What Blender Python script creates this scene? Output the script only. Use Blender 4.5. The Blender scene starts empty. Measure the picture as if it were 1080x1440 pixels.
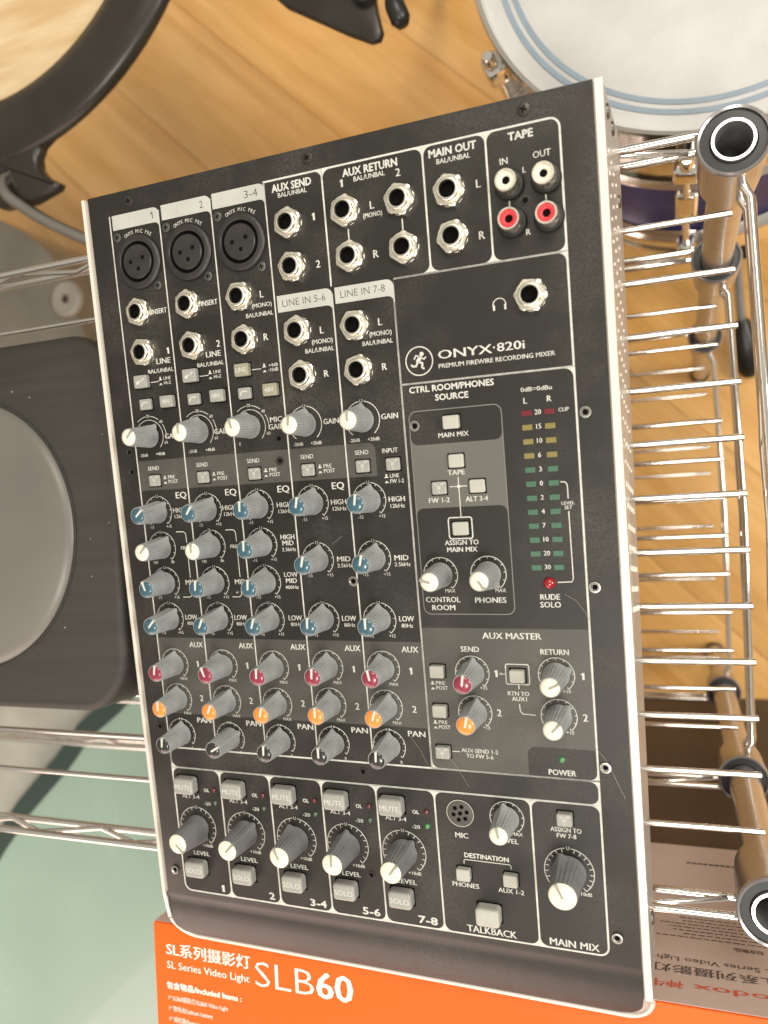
import bpy, bmesh, math, random
from mathutils import Matrix, Vector
random.seed(7)
MM = 0.001
sc = bpy.context.scene
PI = math.pi

# ------------------------------------------------------------------ camera
cd = bpy.data.cameras.new("camera")
cam = bpy.data.objects.new("camera", cd)
sc.collection.objects.link(cam)
right = Vector((0.9348, -0.0487, -0.3518))
down = Vector((-0.0489, -0.9988, 0.0083))
fwd = Vector((-0.3517, 0.0095, -0.9361))
M = Matrix((( right.x, -down.x, -fwd.x, 0.29226),
            ( right.y, -down.y, -fwd.y, -0.15805),
            ( right.z, -down.z, -fwd.z, 0.36410),
            (0, 0, 0, 1)))
cam.matrix_world = M
cd.sensor_fit = 'VERTICAL'
cd.sensor_height = 24.0
cd.sensor_width = 18.0
cd.lens = 1110.86 / 1440 * 24.0
cd.clip_start = 0.01
cd.clip_end = 30
cd.dof.use_dof = True
cd.dof.focus_distance = 0.42
cd.dof.aperture_fstop = 4.7
sc.camera = cam

# ------------------------------------------------------------------ world, lamps and added fill lights
w = bpy.data.worlds.new("World")
sc.world = w
w.use_nodes = True
nt = w.node_tree
bg = nt.nodes["Background"]
tc = nt.nodes.new("ShaderNodeTexCoord")
sp = nt.nodes.new("ShaderNodeSeparateXYZ")
cr = nt.nodes.new("ShaderNodeValToRGB")
mr = nt.nodes.new("ShaderNodeMapRange")
mr.inputs[1].default_value = -1; mr.inputs[2].default_value = 1
nt.links.new(tc.outputs["Generated"], sp.inputs[0])
nt.links.new(sp.outputs["Z"], mr.inputs[0])
nt.links.new(mr.outputs[0], cr.inputs[0])
cr.color_ramp.elements[0].position = 0.35
cr.color_ramp.elements[0].color = (0.30, 0.20, 0.13, 1)
cr.color_ramp.elements[1].position = 0.95
cr.color_ramp.elements[1].color = (0.60, 0.57, 0.49, 1)
e = cr.color_ramp.elements.new(0.55)
e.color = (0.40, 0.34, 0.27, 1)
nt.links.new(cr.outputs[0], bg.inputs[0])
bg.inputs[1].default_value = 0.75

def area(name, loc, target, sx, sy, power, col):
    l = bpy.data.lights.new(name, 'AREA')
    l.shape = 'RECTANGLE'; l.size = sx; l.size_y = sy; l.energy = power; l.color = col
    o = bpy.data.objects.new(name, l)
    o.location = loc
    d = Vector(target) - Vector(loc)
    o.rotation_euler = d.to_track_quat('-Z', 'Y').to_euler()
    sc.collection.objects.link(o)
    return o
area("ceiling_lamp", (0.45, -1.2, 1.9), (0.15, -0.15, -0.1), 0.5, 0.5, 19, (1.0, 0.95, 0.85))
area("lip_reflection_fill", (-0.6, -1.9, 0.28), (0.0, -0.3, 0.0), 1.7, 1.3, 22, (1.0, 0.74, 0.64))  # added pinkish fill, unseen, warms the reflection in the front lip
area("side_lamp", (1.9, -0.1, 1.15), (0.1, -0.15, -0.1), 0.8, 0.8, 26, (1.0, 0.97, 0.90))
area("floor_fill", (0.7, 1.2, 2.1), (0.1, 0.3, -0.8), 0.9, 0.9, 29, (1.0, 0.91, 0.76))  # added overhead fill, unseen, brightens the floorboards

sc.view_settings.view_transform = 'Standard'
sc.view_settings.look = 'None'
sc.view_settings.exposure = 0.34
sc.view_settings.gamma = 1.0
sc.render.engine = 'CYCLES'

# ------------------------------------------------------------------ materials
def mat(name, col, rough=0.5, metal=0.0, spec=0.5, var=0.0, scale=200.0, bump=0.0, bscale=None,
        col2=None, coat=0.0, stretch=None, rvar=0.0, detail=4.0, emit=None):
    m = bpy.data.materials.new(name)
    m.use_nodes = True
    t = m.node_tree
    b = t.nodes["Principled BSDF"]
    b.inputs["Base Color"].default_value = (*col, 1)
    b.inputs["Roughness"].default_value = rough
    b.inputs["Metallic"].default_value = metal
    b.inputs["Specular IOR Level"].default_value = spec
    if coat: b.inputs["Coat Weight"].default_value = coat
    if var or bump or col2 or rvar:
        g = t.nodes.new("ShaderNodeTexCoord")
        mp = t.nodes.new("ShaderNodeMapping")
        if stretch: mp.inputs["Scale"].default_value = stretch
        t.links.new(g.outputs["Object"], mp.inputs[0])
        n = t.nodes.new("ShaderNodeTexNoise")
        n.inputs["Scale"].default_value = scale
        n.inputs["Detail"].default_value = detail
        t.links.new(mp.outputs[0], n.inputs["Vector"])
        if var or col2:
            r = t.nodes.new("ShaderNodeValToRGB")
            c2 = col2 or tuple(min(1, c * (1 + var)) for c in col)
            c1 = col if col2 else tuple(c * (1 - var) for c in col)
            r.color_ramp.elements[0].position = 0.35; r.color_ramp.elements[0].color = (*c1, 1)
            r.color_ramp.elements[1].position = 0.68; r.color_ramp.elements[1].color = (*c2, 1)
            t.links.new(n.outputs[0], r.inputs[0])
            t.links.new(r.outputs[0], b.inputs["Base Color"])
        if rvar:
            q = t.nodes.new("ShaderNodeMapRange")
            q.inputs[3].default_value = max(0.02, rough - rvar); q.inputs[4].default_value = rough + rvar
            t.links.new(n.outputs[0], q.inputs[0]); t.links.new(q.outputs[0], b.inputs["Roughness"])
        if bump:
            n2 = t.nodes.new("ShaderNodeTexNoise")
            n2.inputs["Scale"].default_value = bscale or scale
            t.links.new(mp.outputs[0], n2.inputs["Vector"])
            bp = t.nodes.new("ShaderNodeBump")
            bp.inputs["Strength"].default_value = bump; bp.inputs["Distance"].default_value = 0.0006
            t.links.new(n2.outputs[0], bp.inputs["Height"]); t.links.new(bp.outputs[0], b.inputs["Normal"])
    return m

def panel_material(name, col, dust):
    """satin black powder coat with dust film, fine specks and a few scratches"""
    m = bpy.data.materials.new(name); m.use_nodes = True
    t = m.node_tree; b = t.nodes["Principled BSDF"]
    g = t.nodes.new("ShaderNodeTexCoord")
    n1 = t.nodes.new("ShaderNodeTexNoise"); n1.inputs["Scale"].default_value = 17; n1.inputs["Detail"].default_value = 9; n1.inputs["Roughness"].default_value = 0.62
    n2 = t.nodes.new("ShaderNodeTexNoise"); n2.inputs["Scale"].default_value = 900; n2.inputs["Detail"].default_value = 2
    v = t.nodes.new("ShaderNodeTexVoronoi"); v.inputs["Scale"].default_value = 160
    for q in (n1, n2, v): t.links.new(g.outputs["Object"], q.inputs["Vector"])
    r1 = t.nodes.new("ShaderNodeMapRange"); r1.inputs[1].default_value = 0.46; r1.inputs[2].default_value = 0.72
    r2 = t.nodes.new("ShaderNodeMapRange"); r2.inputs[1].default_value = 0.30; r2.inputs[2].default_value = 0.62
    r3 = t.nodes.new("ShaderNodeMapRange"); r3.inputs[1].default_value = 0.035; r3.inputs[2].default_value = 0.02
    t.links.new(n1.outputs[0], r1.inputs[0]); t.links.new(n2.outputs[0], r2.inputs[0]); t.links.new(v.outputs["Distance"], r3.inputs[0])
    # only some cells carry a speck
    lt = t.nodes.new("ShaderNodeMath"); lt.operation = 'GREATER_THAN'; lt.inputs[1].default_value = 0.93
    sx = t.nodes.new("ShaderNodeSeparateColor"); t.links.new(v.outputs["Color"], sx.inputs[0]); t.links.new(sx.outputs[0], lt.inputs[0])
    mu = t.nodes.new("ShaderNodeMath"); mu.operation = 'MULTIPLY'; t.links.new(r3.outputs[0], mu.inputs[0]); t.links.new(lt.outputs[0], mu.inputs[1])
    m1 = t.nodes.new("ShaderNodeMix"); m1.data_type = 'RGBA'
    m1.inputs[6].default_value = (*col, 1); m1.inputs[7].default_value = (*[c + dust * k for c, k in zip(col, (1, .97, .90))], 1)
    mm_ = t.nodes.new("ShaderNodeMath"); mm_.operation = 'MULTIPLY'
    t.links.new(r1.outputs[0], mm_.inputs[0]); t.links.new(r2.outputs[0], mm_.inputs[1])
    t.links.new(mm_.outputs[0], m1.inputs[0])
    m2 = t.nodes.new("ShaderNodeMix"); m2.data_type = 'RGBA'; m2.inputs[7].default_value = (0.42, 0.42, 0.38, 1)
    t.links.new(mu.outputs[0], m2.inputs[0]); t.links.new(m1.outputs[2], m2.inputs[6])
    t.links.new(m2.outputs[2], b.inputs["Base Color"])
    rr = t.nodes.new("ShaderNodeMapRange"); rr.inputs[3].default_value = 0.36; rr.inputs[4].default_value = 0.56
    t.links.new(n1.outputs[0], rr.inputs[0]); t.links.new(rr.outputs[0], b.inputs["Roughness"])
    bp = t.nodes.new("ShaderNodeBump"); bp.inputs["Strength"].default_value = 0.12; bp.inputs["Distance"].default_value = 0.0002
    t.links.new(n2.outputs[0], bp.inputs["Height"]); t.links.new(bp.outputs[0], b.inputs["Normal"])
    return m

def wood_material():
    m = bpy.data.materials.new("floor_wood"); m.use_nodes = True
    t = m.node_tree; b = t.nodes["Principled BSDF"]
    g = t.nodes.new("ShaderNodeTexCoord"); oi = t.nodes.new("ShaderNodeObjectInfo")
    ad = t.nodes.new("ShaderNodeVectorMath"); ad.operation = 'ADD'
    sc_ = t.nodes.new("ShaderNodeVectorMath"); sc_.operation = 'SCALE'; sc_.inputs[3].default_value = 9.0
    cx = t.nodes.new("ShaderNodeCombineXYZ")
    for k in range(3): t.links.new(oi.outputs["Random"], cx.inputs[k])
    t.links.new(cx.outputs[0], sc_.inputs[0])
    mp = t.nodes.new("ShaderNodeMapping"); mp.inputs["Scale"].default_value = (0.7, 9, 1)
    t.links.new(g.outputs["Object"], ad.inputs[0]); t.links.new(sc_.outputs[0], ad.inputs[1]); t.links.new(ad.outputs[0], mp.inputs[0])
    n = t.nodes.new("ShaderNodeTexNoise"); n.inputs["Scale"].default_value = 3.0; n.inputs["Detail"].default_value = 7; n.inputs["Distortion"].default_value = 0.6
    n2 = t.nodes.new("ShaderNodeTexNoise"); n2.inputs["Scale"].default_value = 22.0; n2.inputs["Detail"].default_value = 3
    t.links.new(mp.outputs[0], n.inputs["Vector"]); t.links.new(mp.outputs[0], n2.inputs["Vector"])
    r = t.nodes.new("ShaderNodeValToRGB")
    r.color_ramp.elements[0].position = 0.3; r.color_ramp.elements[0].color = (0.66, 0.335, 0.085, 1)
    r.color_ramp.elements[1].position = 0.7; r.color_ramp.elements[1].color = (0.85, 0.50, 0.18, 1)
    t.links.new(n.outputs[0], r.inputs[0])
    mx = t.nodes.new("ShaderNodeMix"); mx.data_type = 'RGBA'; mx.blend_type = 'MULTIPLY'; mx.inputs[0].default_value = 0.25
    r2 = t.nodes.new("ShaderNodeValToRGB"); r2.color_ramp.elements[0].color = (0.65, 0.6, 0.5, 1); r2.color_ramp.elements[0].position = 0.3
    r2.color_ramp.elements[1].position = 0.6
    t.links.new(n2.outputs[0], r2.inputs[0]); t.links.new(r.outputs[0], mx.inputs[6]); t.links.new(r2.outputs[0], mx.inputs[7])
    hs = t.nodes.new("ShaderNodeHueSaturation")
    vr = t.nodes.new("ShaderNodeMapRange"); vr.inputs[3].default_value = 0.93; vr.inputs[4].default_value = 1.05
    t.links.new(oi.outputs["Random"], vr.inputs[0]); t.links.new(vr.outputs[0], hs.inputs["Value"]); t.links.new(mx.outputs[2], hs.inputs["Color"])
    t.links.new(hs.outputs[0], b.inputs["Base Color"])
    b.inputs["Roughness"].default_value = 0.3
    b.inputs["Coat Weight"].default_value = 0.6; b.inputs["Coat Roughness"].default_value = 0.14
    return m

MT = dict(
    panel=panel_material("panel_black", (0.0105, 0.0096, 0.0074), 0.036),
    band=panel_material("panel_grey_band", (0.060, 0.058, 0.050), 0.03),
    band2=panel_material("panel_light_band", (0.105, 0.103, 0.092), 0.03),
    outline=mat("grey_outline", (0.16, 0.16, 0.15), 0.5),
    print=mat("white_print", (0.53, 0.53, 0.49), 0.55, var=0.12, scale=300),
    tab=mat("tab_print", (0.42, 0.43, 0.40), 0.5, var=0.06, scale=60),
    scratch=mat("scratch_grey", (0.30, 0.29, 0.26), 0.5),
    ink=mat("dark_ink", (0.05, 0.05, 0.045), 0.6),
    chassis=mat("chassis_cream", (0.40, 0.355, 0.315), 0.38, 0.25, bump=0.15, bscale=900, var=0.05, scale=30),
    edge=mat("edge_bright", (0.70, 0.665, 0.60), 0.32, 0.2),
    slot=mat("vent_light_and_dust", (0.60, 0.56, 0.50), 0.3),  # pale tint paints light showing through the vents; also colours the pad's dust
    dark=mat("black_plastic", (0.010, 0.010, 0.009), 0.38, var=0.3, scale=150),
    socket=mat("socket_plastic", (0.020, 0.019, 0.017), 0.45, var=0.25, scale=120, bump=0.1, bscale=600),
    hole=mat("hole_black", (0.003, 0.003, 0.003), 0.9, spec=0.1),
    knob=mat("knob_grey", (0.295, 0.312, 0.312), 0.48, var=0.12, scale=120, bump=0.25, bscale=1500),
    knob_big=mat("knob_slate", (0.165, 0.172, 0.175), 0.46, var=0.12, scale=120, bump=0.25, bscale=1500),
    white=mat("cap_white", (0.72, 0.69, 0.57), 0.35, coat=0.2, var=0.02, scale=200),
    blue=mat("cap_blue", (0.030, 0.088, 0.122), 0.3, coat=0.5, var=0.12, scale=300),
    red=mat("cap_red", (0.215, 0.020, 0.045), 0.3, coat=0.5, var=0.12, scale=300),
    orange=mat("cap_orange", (0.82, 0.23, 0.035), 0.32, coat=0.4, var=0.05, scale=300),
    black=mat("cap_black", (0.018, 0.018, 0.018), 0.28, coat=0.5),
    pointer=mat("pointer_light", (0.52, 0.53, 0.48), 0.45),
    pointer_g=mat("pointer_grey", (0.27, 0.27, 0.23), 0.5),
    button=mat("button_grey", (0.30, 0.30, 0.275), 0.4, var=0.08, scale=140, bump=0.1, bscale=800),
    button_y=mat("button_yellowed", (0.28, 0.27, 0.20), 0.4, var=0.08, scale=140),
    button_w=mat("button_pale", (0.40, 0.40, 0.36), 0.4, var=0.05, scale=140),
    legend=mat("button_legend", (0.54, 0.54, 0.50), 0.6),
    nickel=mat("jack_nickel", (0.92, 0.87, 0.76), 0.30, 1.0, var=0.08, scale=200, rvar=0.1),
    steel=mat("screw_steel", (0.20, 0.20, 0.19), 0.35, 1.0, rvar=0.1),
    screwst=mat("screw_worn", (0.42, 0.41, 0.38), 0.35, 1.0, rvar=0.1),
    screwbl=mat("screw_black", (0.045, 0.042, 0.036), 0.38, 0.5, var=0.2, scale=500),
    rca_w=mat("rca_white", (0.62, 0.60, 0.51), 0.45), rca_r=mat("rca_red", (0.55, 0.03, 0.04), 0.4),
    led_r=mat("led_red", (0.13, 0.012, 0.02), 0.3), led_y=mat("led_amber", (0.20, 0.165, 0.055), 0.3),
    led_g=mat("led_green", (0.055, 0.13, 0.085), 0.3),
    lens_r=mat("lens_red", (0.28, 0.006, 0.012), 0.12, coat=0.6), lens_g=mat("lens_green", (0.06, 0.22, 0.07), 0.15, coat=0.6),
    lens_d=mat("lens_dim_green", (0.05, 0.08, 0.05), 0.15, coat=0.6), lens_m=mat("lens_maroon", (0.10, 0.012, 0.018), 0.15, coat=0.6),
    chrome=mat("chrome", (0.80, 0.78, 0.75), 0.10, 1.0, rvar=0.04, scale=60),
    chromed=mat("chrome_dull", (0.40, 0.38, 0.35), 0.12, 1.0, rvar=0.04, scale=60),
    chrome2=mat("chrome_aged", (0.46, 0.45, 0.46), 0.24, 0.8, rvar=0.06, scale=60),
    rubber=mat("black_sleeve", (0.018, 0.020, 0.022), 0.45),
    pad=mat("pad_rubber", (0.021, 0.020, 0.017), 0.55, col2=(0.029, 0.0275, 0.0235), scale=16, stretch=(0.8, 12, 1), bump=0.3, bscale=900, detail=8),
    disc=mat("disc_grey", (0.135, 0.128, 0.115), 0.38, var=0.15, scale=6, bump=0.1, bscale=900),
    orangebox=mat("box_orange", (0.80, 0.112, 0.006), 0.5, spec=0.3, var=0.05, scale=8, bump=0.1, bscale=400),
    greybox=mat("box_silver_card", (0.58, 0.48, 0.45), 0.5, var=0.06, scale=12, bump=0.1, bscale=400),
    boxprint=mat("box_white_print", (0.90, 0.82, 0.76), 0.5), boxink=mat("box_dark_ink", (0.10, 0.075, 0.07), 0.6),
    boxred=mat("box_red_ink", (0.60, 0.10, 0.05), 0.6),
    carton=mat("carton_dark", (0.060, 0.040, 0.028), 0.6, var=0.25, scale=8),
    green=mat("case_green", (0.31, 0.44, 0.375), 0.26, var=0.10, scale=3, coat=0.25, bump=0.1, bscale=60, detail=9, rvar=0.12),
    greentrim=mat("case_trim", (0.030, 0.055, 0.046), 0.4),
    pale=mat("case_pale", (0.42, 0.42, 0.37), 0.25, var=0.22, scale=5, coat=0.2),
    skin=mat("drum_skin_tan", (0.56, 0.38, 0.19), 0.5, col2=(0.70, 0.56, 0.36), scale=10, stretch=(1, 7, 1), bump=0.3, bscale=90, detail=9),
    rim=mat("rim_black", (0.020, 0.017, 0.012), 0.33, var=0.2, scale=20),
    head=mat("drum_head_white", (0.50, 0.495, 0.49), 0.5, col2=(0.40, 0.39, 0.385), scale=15, bump=0.35, bscale=240, detail=12),
    ring=mat("head_ring_blue", (0.20, 0.26, 0.32), 0.5, var=0.06, scale=60),
    blueshell=mat("shell_blue", (0.018, 0.028, 0.19), 0.4, spec=0.25, var=0.2, scale=30),
    greycase=mat("glossy_taupe", (0.22, 0.195, 0.155), 0.2, var=0.18, scale=7, coat=0.3),
    knobdisc=mat("disc_pale", (0.36, 0.33, 0.28), 0.4, var=0.06, scale=40),
    wood=wood_material(), subfloor=mat("sub_floor", (0.10, 0.05, 0.02), 0.8),
)

# ------------------------------------------------------------------ mesh helpers (all in millimetres)
class MB:
    def __init__(s): s.v = []; s.f = []
    def add(s, v, f, T=None):
        k = len(s.v)
        s.v += [tuple(T @ Vector(p)) if T else tuple(p) for p in v]
        s.f += [tuple(i + k for i in q) for q in f]
        return s
    def mesh(s, name, m, smooth=None):
        me = bpy.data.meshes.new(name)
        me.from_pydata([(x * MM, y * MM, z * MM) for x, y, z in s.v], [], s.f)
        me.materials.append(m)
        if smooth:
            me.shade_smooth()
            if smooth < 180: me.set_sharp_from_angle(angle=math.radians(smooth))
        me.update()
        return me
    def build(s, name, m, parent=None, smooth=None, loc=(0, 0, 0)):
        return link(name, s.mesh(name, m, smooth), parent, loc)

def link(name, me, parent=None, loc=(0, 0, 0), rz=0):
    o = bpy.data.objects.new(name, me)
    sc.collection.objects.link(o)
    o.location = [c * MM for c in loc]
    o.rotation_euler = (0, 0, rz)
    if parent: o.parent = parent
    return o

def thing(name, label, cat, loc, rz=0, group=None):
    o = link(name, None, None, loc, rz)
    o.empty_display_size = 0.02
    o['label'] = label; o['category'] = cat
    if group: o['group'] = group
    return o

def lathe(prof, n=32, cx=0, cy=0, cap0=False, cap1=True, mod=None, ph=0):
    v = []; f = []
    for r, z in prof:
        for i in range(n):
            a = 2 * PI * i / n + ph
            rr = r if mod is None else mod(a, r, z)
            v.append((cx + rr * math.cos(a), cy + rr * math.sin(a), z))
    for j in range(len(prof) - 1):
        for i in range(n):
            a, b = j * n + i, j * n + (i + 1) % n
            f.append((a, b, b + n, a + n))
    if cap1: f.append(tuple((len(prof) - 1) * n + i for i in range(n)))
    if cap0: f.append(tuple(reversed(range(n))))
    return v, f

def box(x0, x1, y0, y1, z0, z1):
    v = [(x, y, z) for z in (z0, z1) for y in (y0, y1) for x in (x0, x1)]
    return v, [(0, 2, 3, 1), (4, 5, 7, 6), (0, 1, 5, 4), (2, 6, 7, 3), (0, 4, 6, 2), (1, 3, 7, 5)]

def rrect(x0, x1, y0, y1, r=(0, 0, 0, 0), n=6):
    """outline ccw; r = radii of bottom-left, bottom-right, top-right, top-left"""
    if not isinstance(r, (tuple, list)): r = (r,) * 4
    pts = []
    for (cx, cy, sx, sy, a0, rr) in ((x0, y0, 1, 1, PI, r[0]), (x1, y0, -1, 1, 1.5 * PI, r[1]), (x1, y1, -1, -1, 0, r[2]), (x0, y1, 1, -1, .5 * PI, r[3])):
        if rr <= 0: pts.append((cx, cy)); continue
        ox, oy = cx + sx * rr, cy + sy * rr
        for i in range(n + 1):
            a = a0 + .5 * PI * i / n
            pts.append((ox + rr * math.cos(a), oy + rr * math.sin(a)))
    return pts

def flat(pts, z): return [(x, y, z) for x, y in pts], [tuple(range(len(pts)))]

def prism(pts, z0, z1, bev=0.0, inset=None):
    """extruded outline with a bevelled upper edge"""
    n = len(pts)
    cx = sum(p[0] for p in pts) / n; cy = sum(p[1] for p in pts) / n
    def ins(d):
        out = []
        for i in range(n):
            p0, p1, p2 = pts[i - 1], pts[i], pts[(i + 1) % n]
            a = Vector((p1[0] - p0[0], p1[1] - p0[1])); b = Vector((p2[0] - p1[0], p2[1] - p1[1]))
            if a.length < 1e-6: a = b
            if b.length < 1e-6: b = a
            a.normalize(); b.normalize()
            na = Vector((-a.y, a.x)); nb = Vector((-b.y, b.x)); q = na + nb
            if q.length < 1e-6: q = na
            q = q / max(q.length_squared, .5) * 2
            out.append((p1[0] + q.x * d, p1[1] + q.y * d))
        return out
    rings = [(pts, z0)]
    if bev:
        rings += [(pts, z1 - bev), (ins(bev * .3), z1 - bev * .3), (ins(bev), z1)]
    else: rings.append((pts, z1))
    v = []; f = []
    for p, z in rings: v += [(x, y, z) for x, y in p]
    for j in range(len(rings) - 1):
        for i in range(n):
            a, b = j * n + i, j * n + (i + 1) % n
            f.append((a, b, b + n, a + n))
    f.append(tuple((len(rings) - 1) * n + i for i in range(n)))
    f.append(tuple(reversed(range(n))))
    return v, f

def tube(path, r, n=8, caps=True):
    v = []; f = []
    P = [Vector(p) for p in path]
    up = Vector((0, 0, 1))
    pu = None
    for i, p in enumerate(P):
        d = (P[min(i + 1, len(P) - 1)] - P[max(i - 1, 0)]).normalized()
        if pu is None:
            u = d.cross(up)
            if u.length < 1e-3: u = d.cross(Vector((1, 0, 0)))
        else:
            u = pu - d * pu.dot(d)
        u.normalize(); pu = u; q = d.cross(u)
        rr = r[i] if isinstance(r, (list, tuple)) else r
        for k in range(n):
            a = 2 * PI * k / n
            v.append(tuple(p + u * rr * math.cos(a) + q * rr * math.sin(a)))
    for j in range(len(P) - 1):
        for k in range(n):
            a, b = j * n + k, j * n + (k + 1) % n
            f.append((a, b, b + n, a + n))
    if caps: f.append(tuple(reversed(range(n)))); f.append(tuple((len(P) - 1) * n + k for k in range(n)))
    return v, f

def stroke(pts, wd, z):
    v = []; f = []
    n = len(pts)
    for i, p in enumerate(pts):
        a = Vector(pts[max(i - 1, 0)]); b = Vector(pts[min(i + 1, n - 1)])
        d = (b - a).normalized(); nn = Vector((-d.y, d.x)) * wd / 2
        v += [(p[0] + nn.x, p[1] + nn.y, z), (p[0] - nn.x, p[1] - nn.y, z)]
    for i in range(n - 1): f.append((2 * i, 2 * i + 1, 2 * i + 3, 2 * i + 2))
    return v, f

def arcpts(cx, cy, r, a0, a1, n=24):
    """angles in degrees clockwise from up"""
    return [(cx + r * math.sin(math.radians(a0 + (a1 - a0) * i / n)), cy + r * math.cos(math.radians(a0 + (a1 - a0) * i / n))) for i in range(n + 1)]

def annulus(cx, cy, r0, r1, z, n=48):
    v = []
    for r in (r0, r1): v += [(cx + r * math.cos(2 * PI * i / n), cy + r * math.sin(2 * PI * i / n), z) for i in range(n)]
    return v, [(i, i + n, (i + 1) % n + n, (i + 1) % n) for i in range(n)]

# ------------------------------------------------------------------ lettering
_tc = {}
def glyphs(s, bold):
    k = (s, bold == -1)
    if k not in _tc:
        c = bpy.data.curves.new("t", 'FONT'); c.body = s; c.size = 1; c.resolution_u = 2
        c.offset = -0.012 if bold == -1 else 0.0
        o = bpy.data.objects.new("t", c); sc.collection.objects.link(o)
        dg = bpy.context.evaluated_depsgraph_get()
        me = o.evaluated_get(dg).to_mesh()
        v = [tuple(q.co) for q in me.vertices]; f = [tuple(p.vertices) for p in me.polygons]
        o.evaluated_get(dg).to_mesh_clear()
        bpy.data.objects.remove(o); bpy.data.curves.remove(c)
        _tc[k] = (v, f)
    return _tc[k]
CAP = None
def text(mb, s, x, y, h, z, width=None, bold=0, align='c', T=None, asp=0.95):
    """cap height h at baseline y; x = centre, left edge or right edge"""
    global CAP
    if CAP is None: CAP = max(q[1] for q in glyphs("H", 0)[0])
    v, f = glyphs(s, bold)
    if not v: return
    if s == "1":
        t_ = {-1: .10, 0: .12, 1: .17, 2: .23}[bold]; k_ = CAP
        v = [(.38 - t_, 0, 0), (.38, 0, 0), (.38, k_, 0), (.38 - t_ * .8, k_, 0), (.38 - t_, k_ * .80, 0), (.10, k_ * .66, 0), (.10, k_ * .80, 0)]
        v = [(x_, y_, 0) for x_, y_, _ in v]; f = [(0, 1, 2, 3, 4), (4, 3, 6, 5)]; width = None
    x0 = min(q[0] for q in v); x1 = max(q[0] for q in v)
    sy = h / CAP
    sx = width / (x1 - x0) if width else sy * asp
    wd = (x1 - x0) * sx
    ox = x - (wd / 2 if align == 'c' else wd if align == 'r' else 0)
    d = {-1: 0, 0: .012, 1: .026 if h < 2.4 else .036, 2: .055}[bold] * h
    offs = [(0, 0)] if d == 0 else [(-d, 0), (d, 0)] if bold < 2 else [(-d, 0), (d, 0), (0, d * .8), (0, -d * .8)]
    for i, (dx, dy) in enumerate(offs):
        mb.add([(ox + dx + (q[0] - x0) * sx, y + dy + q[1] * sy, z + .012 * i) for q in v], f, T)
def textlr(mb, s, x0, x1, y, h, z, bold=0, T=None):
    text(mb, s, x0, y, h, z, width=x1 - x0, bold=bold, align='l', T=T)

# =================================================================== MIXER
# everything below is in the plane of the control panel: x right, y towards the rear, z out of the panel
Q = Matrix(((0.99982, -0.00627, 0.01786), (0.00423, 0.99371, 0.11188), (-0.01845, -0.11178, 0.99356)))
BASE = Vector((126, -190, -62))
bw = Q.transposed() @ BASE
mixer = thing("audio_mixer", "black and silver desktop audio mixer with rows of grey knobs, lying on the wire shelf", "mixer", bw)
mixer.rotation_euler = Q.transposed().to_euler()
class PB(MB):
    """mesh builder in panel coordinates, shifted to the mixer's own origin"""
    def build(s, name, m, parent=mixer, smooth=None, loc=None):
        if loc is None: s.v = [(x - BASE.x, y - BASE.y, z - BASE.z) for x, y, z in s.v]; loc = (0, 0, 0)
        return MB.build(s, name, m, parent, smooth, loc)
def at(x, y, z=0): return (x - BASE.x, y - BASE.y, z - BASE.z)

# --- faceplate: main sheet, soft crease, sloping front lip
X0, X1, YT, YF = -13.3, 265.2, 31.2, -383.0
def lip_section():
    return [(YF, 0.0), (-385.5, -.7), (-388, -1.7), (-391, -1.9), (-394, -1.9), (-400, -3.0), (-408, -5.6), (-413, -7.6), (-415.5, -9.2)]
fp = PB()
rows = [(YT, 0.0), (-100, 0), (-250, 0)] + lip_section()
def lipx(y):
    r = 13.0; yb = -415.5
    if y > yb + r: return 0
    t = (yb + r - y) / r
    return r * (1 - math.sqrt(max(0, 1 - t * t)))
sec = []
for y, z in rows[:-1] : sec.append((y, z))
for k in range(1, 7): 
    y = -408 - 7.5 * k / 6
    z = -5.6 - 3.6 * (k / 6) ** 1.15
    if k == 1: sec = [q for q in sec if q[0] >= -408]
    sec.append((y, z))
nx = 12
for y, z in sec:
    ix = lipx(y)
    for i in range(nx + 1):
        fp.v.append((X0 - (4.2 if y < YF else 0) * 1 + ix + (X1 - X0 + (4.2 if y < YF else 0) - 2 * ix) * i / nx, y, z))
for j in range(len(sec) - 1):
    for i in range(nx):
        a = j * (nx + 1) + i
        fp.f.append((a, a + nx + 1, a + nx + 2, a + 1))
# rear and side turned-down edges
k = len(fp.v)
fp.add([(X0, YT, 0), (X1, YT, 0), (X1, YT + .5, -1.2), (X0, YT + .5, -1.2)], [(0, 1, 2, 3)])
faceplate = fp.build("faceplate", MT['panel'], smooth=35)

# --- chassis: side profile extruded across, slightly wider than the faceplate
prof = [(30.2, -1.0), (30.8, -4), (31, -70), (28, -80), (20, -82), (-60, -73), (-180, -60), (-280, -48), (-345, -41), (-380, -37), (-398, -33), (-409, -26), (-415, -18), (-417.5, -12), (-417, -9.3)]
top = [(-415.5, -9.9), (-408, -6.3), (-400, -3.7), (-394, -2.6), (-388, -2.4), (YF, -0.9), (-250, -.8), (-100, -.8)]
pr = [p for p in prof] + top
ch = PB()
n = len(pr)
xs = [(-16.8, 1.6), (-17.6, .6), (-17.6, 0)]
def ring(x, d):
    out = []
    for i, (y, z) in enumerate(pr):
        out.append((x, y, z))
    return out
for x in (-17.4, -13.6, 265.4, 269.3): ch.v += ring(x, 0)
for j in range(3):
    for i in range(n):
        a, b = j * n + i, j * n + (i + 1) % n
        ch.f.append((a, a + n, b + n, b))
ch.f.append(tuple(range(n))); ch.f.append(tuple(3 * n + i for i in reversed(range(n))))
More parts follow.
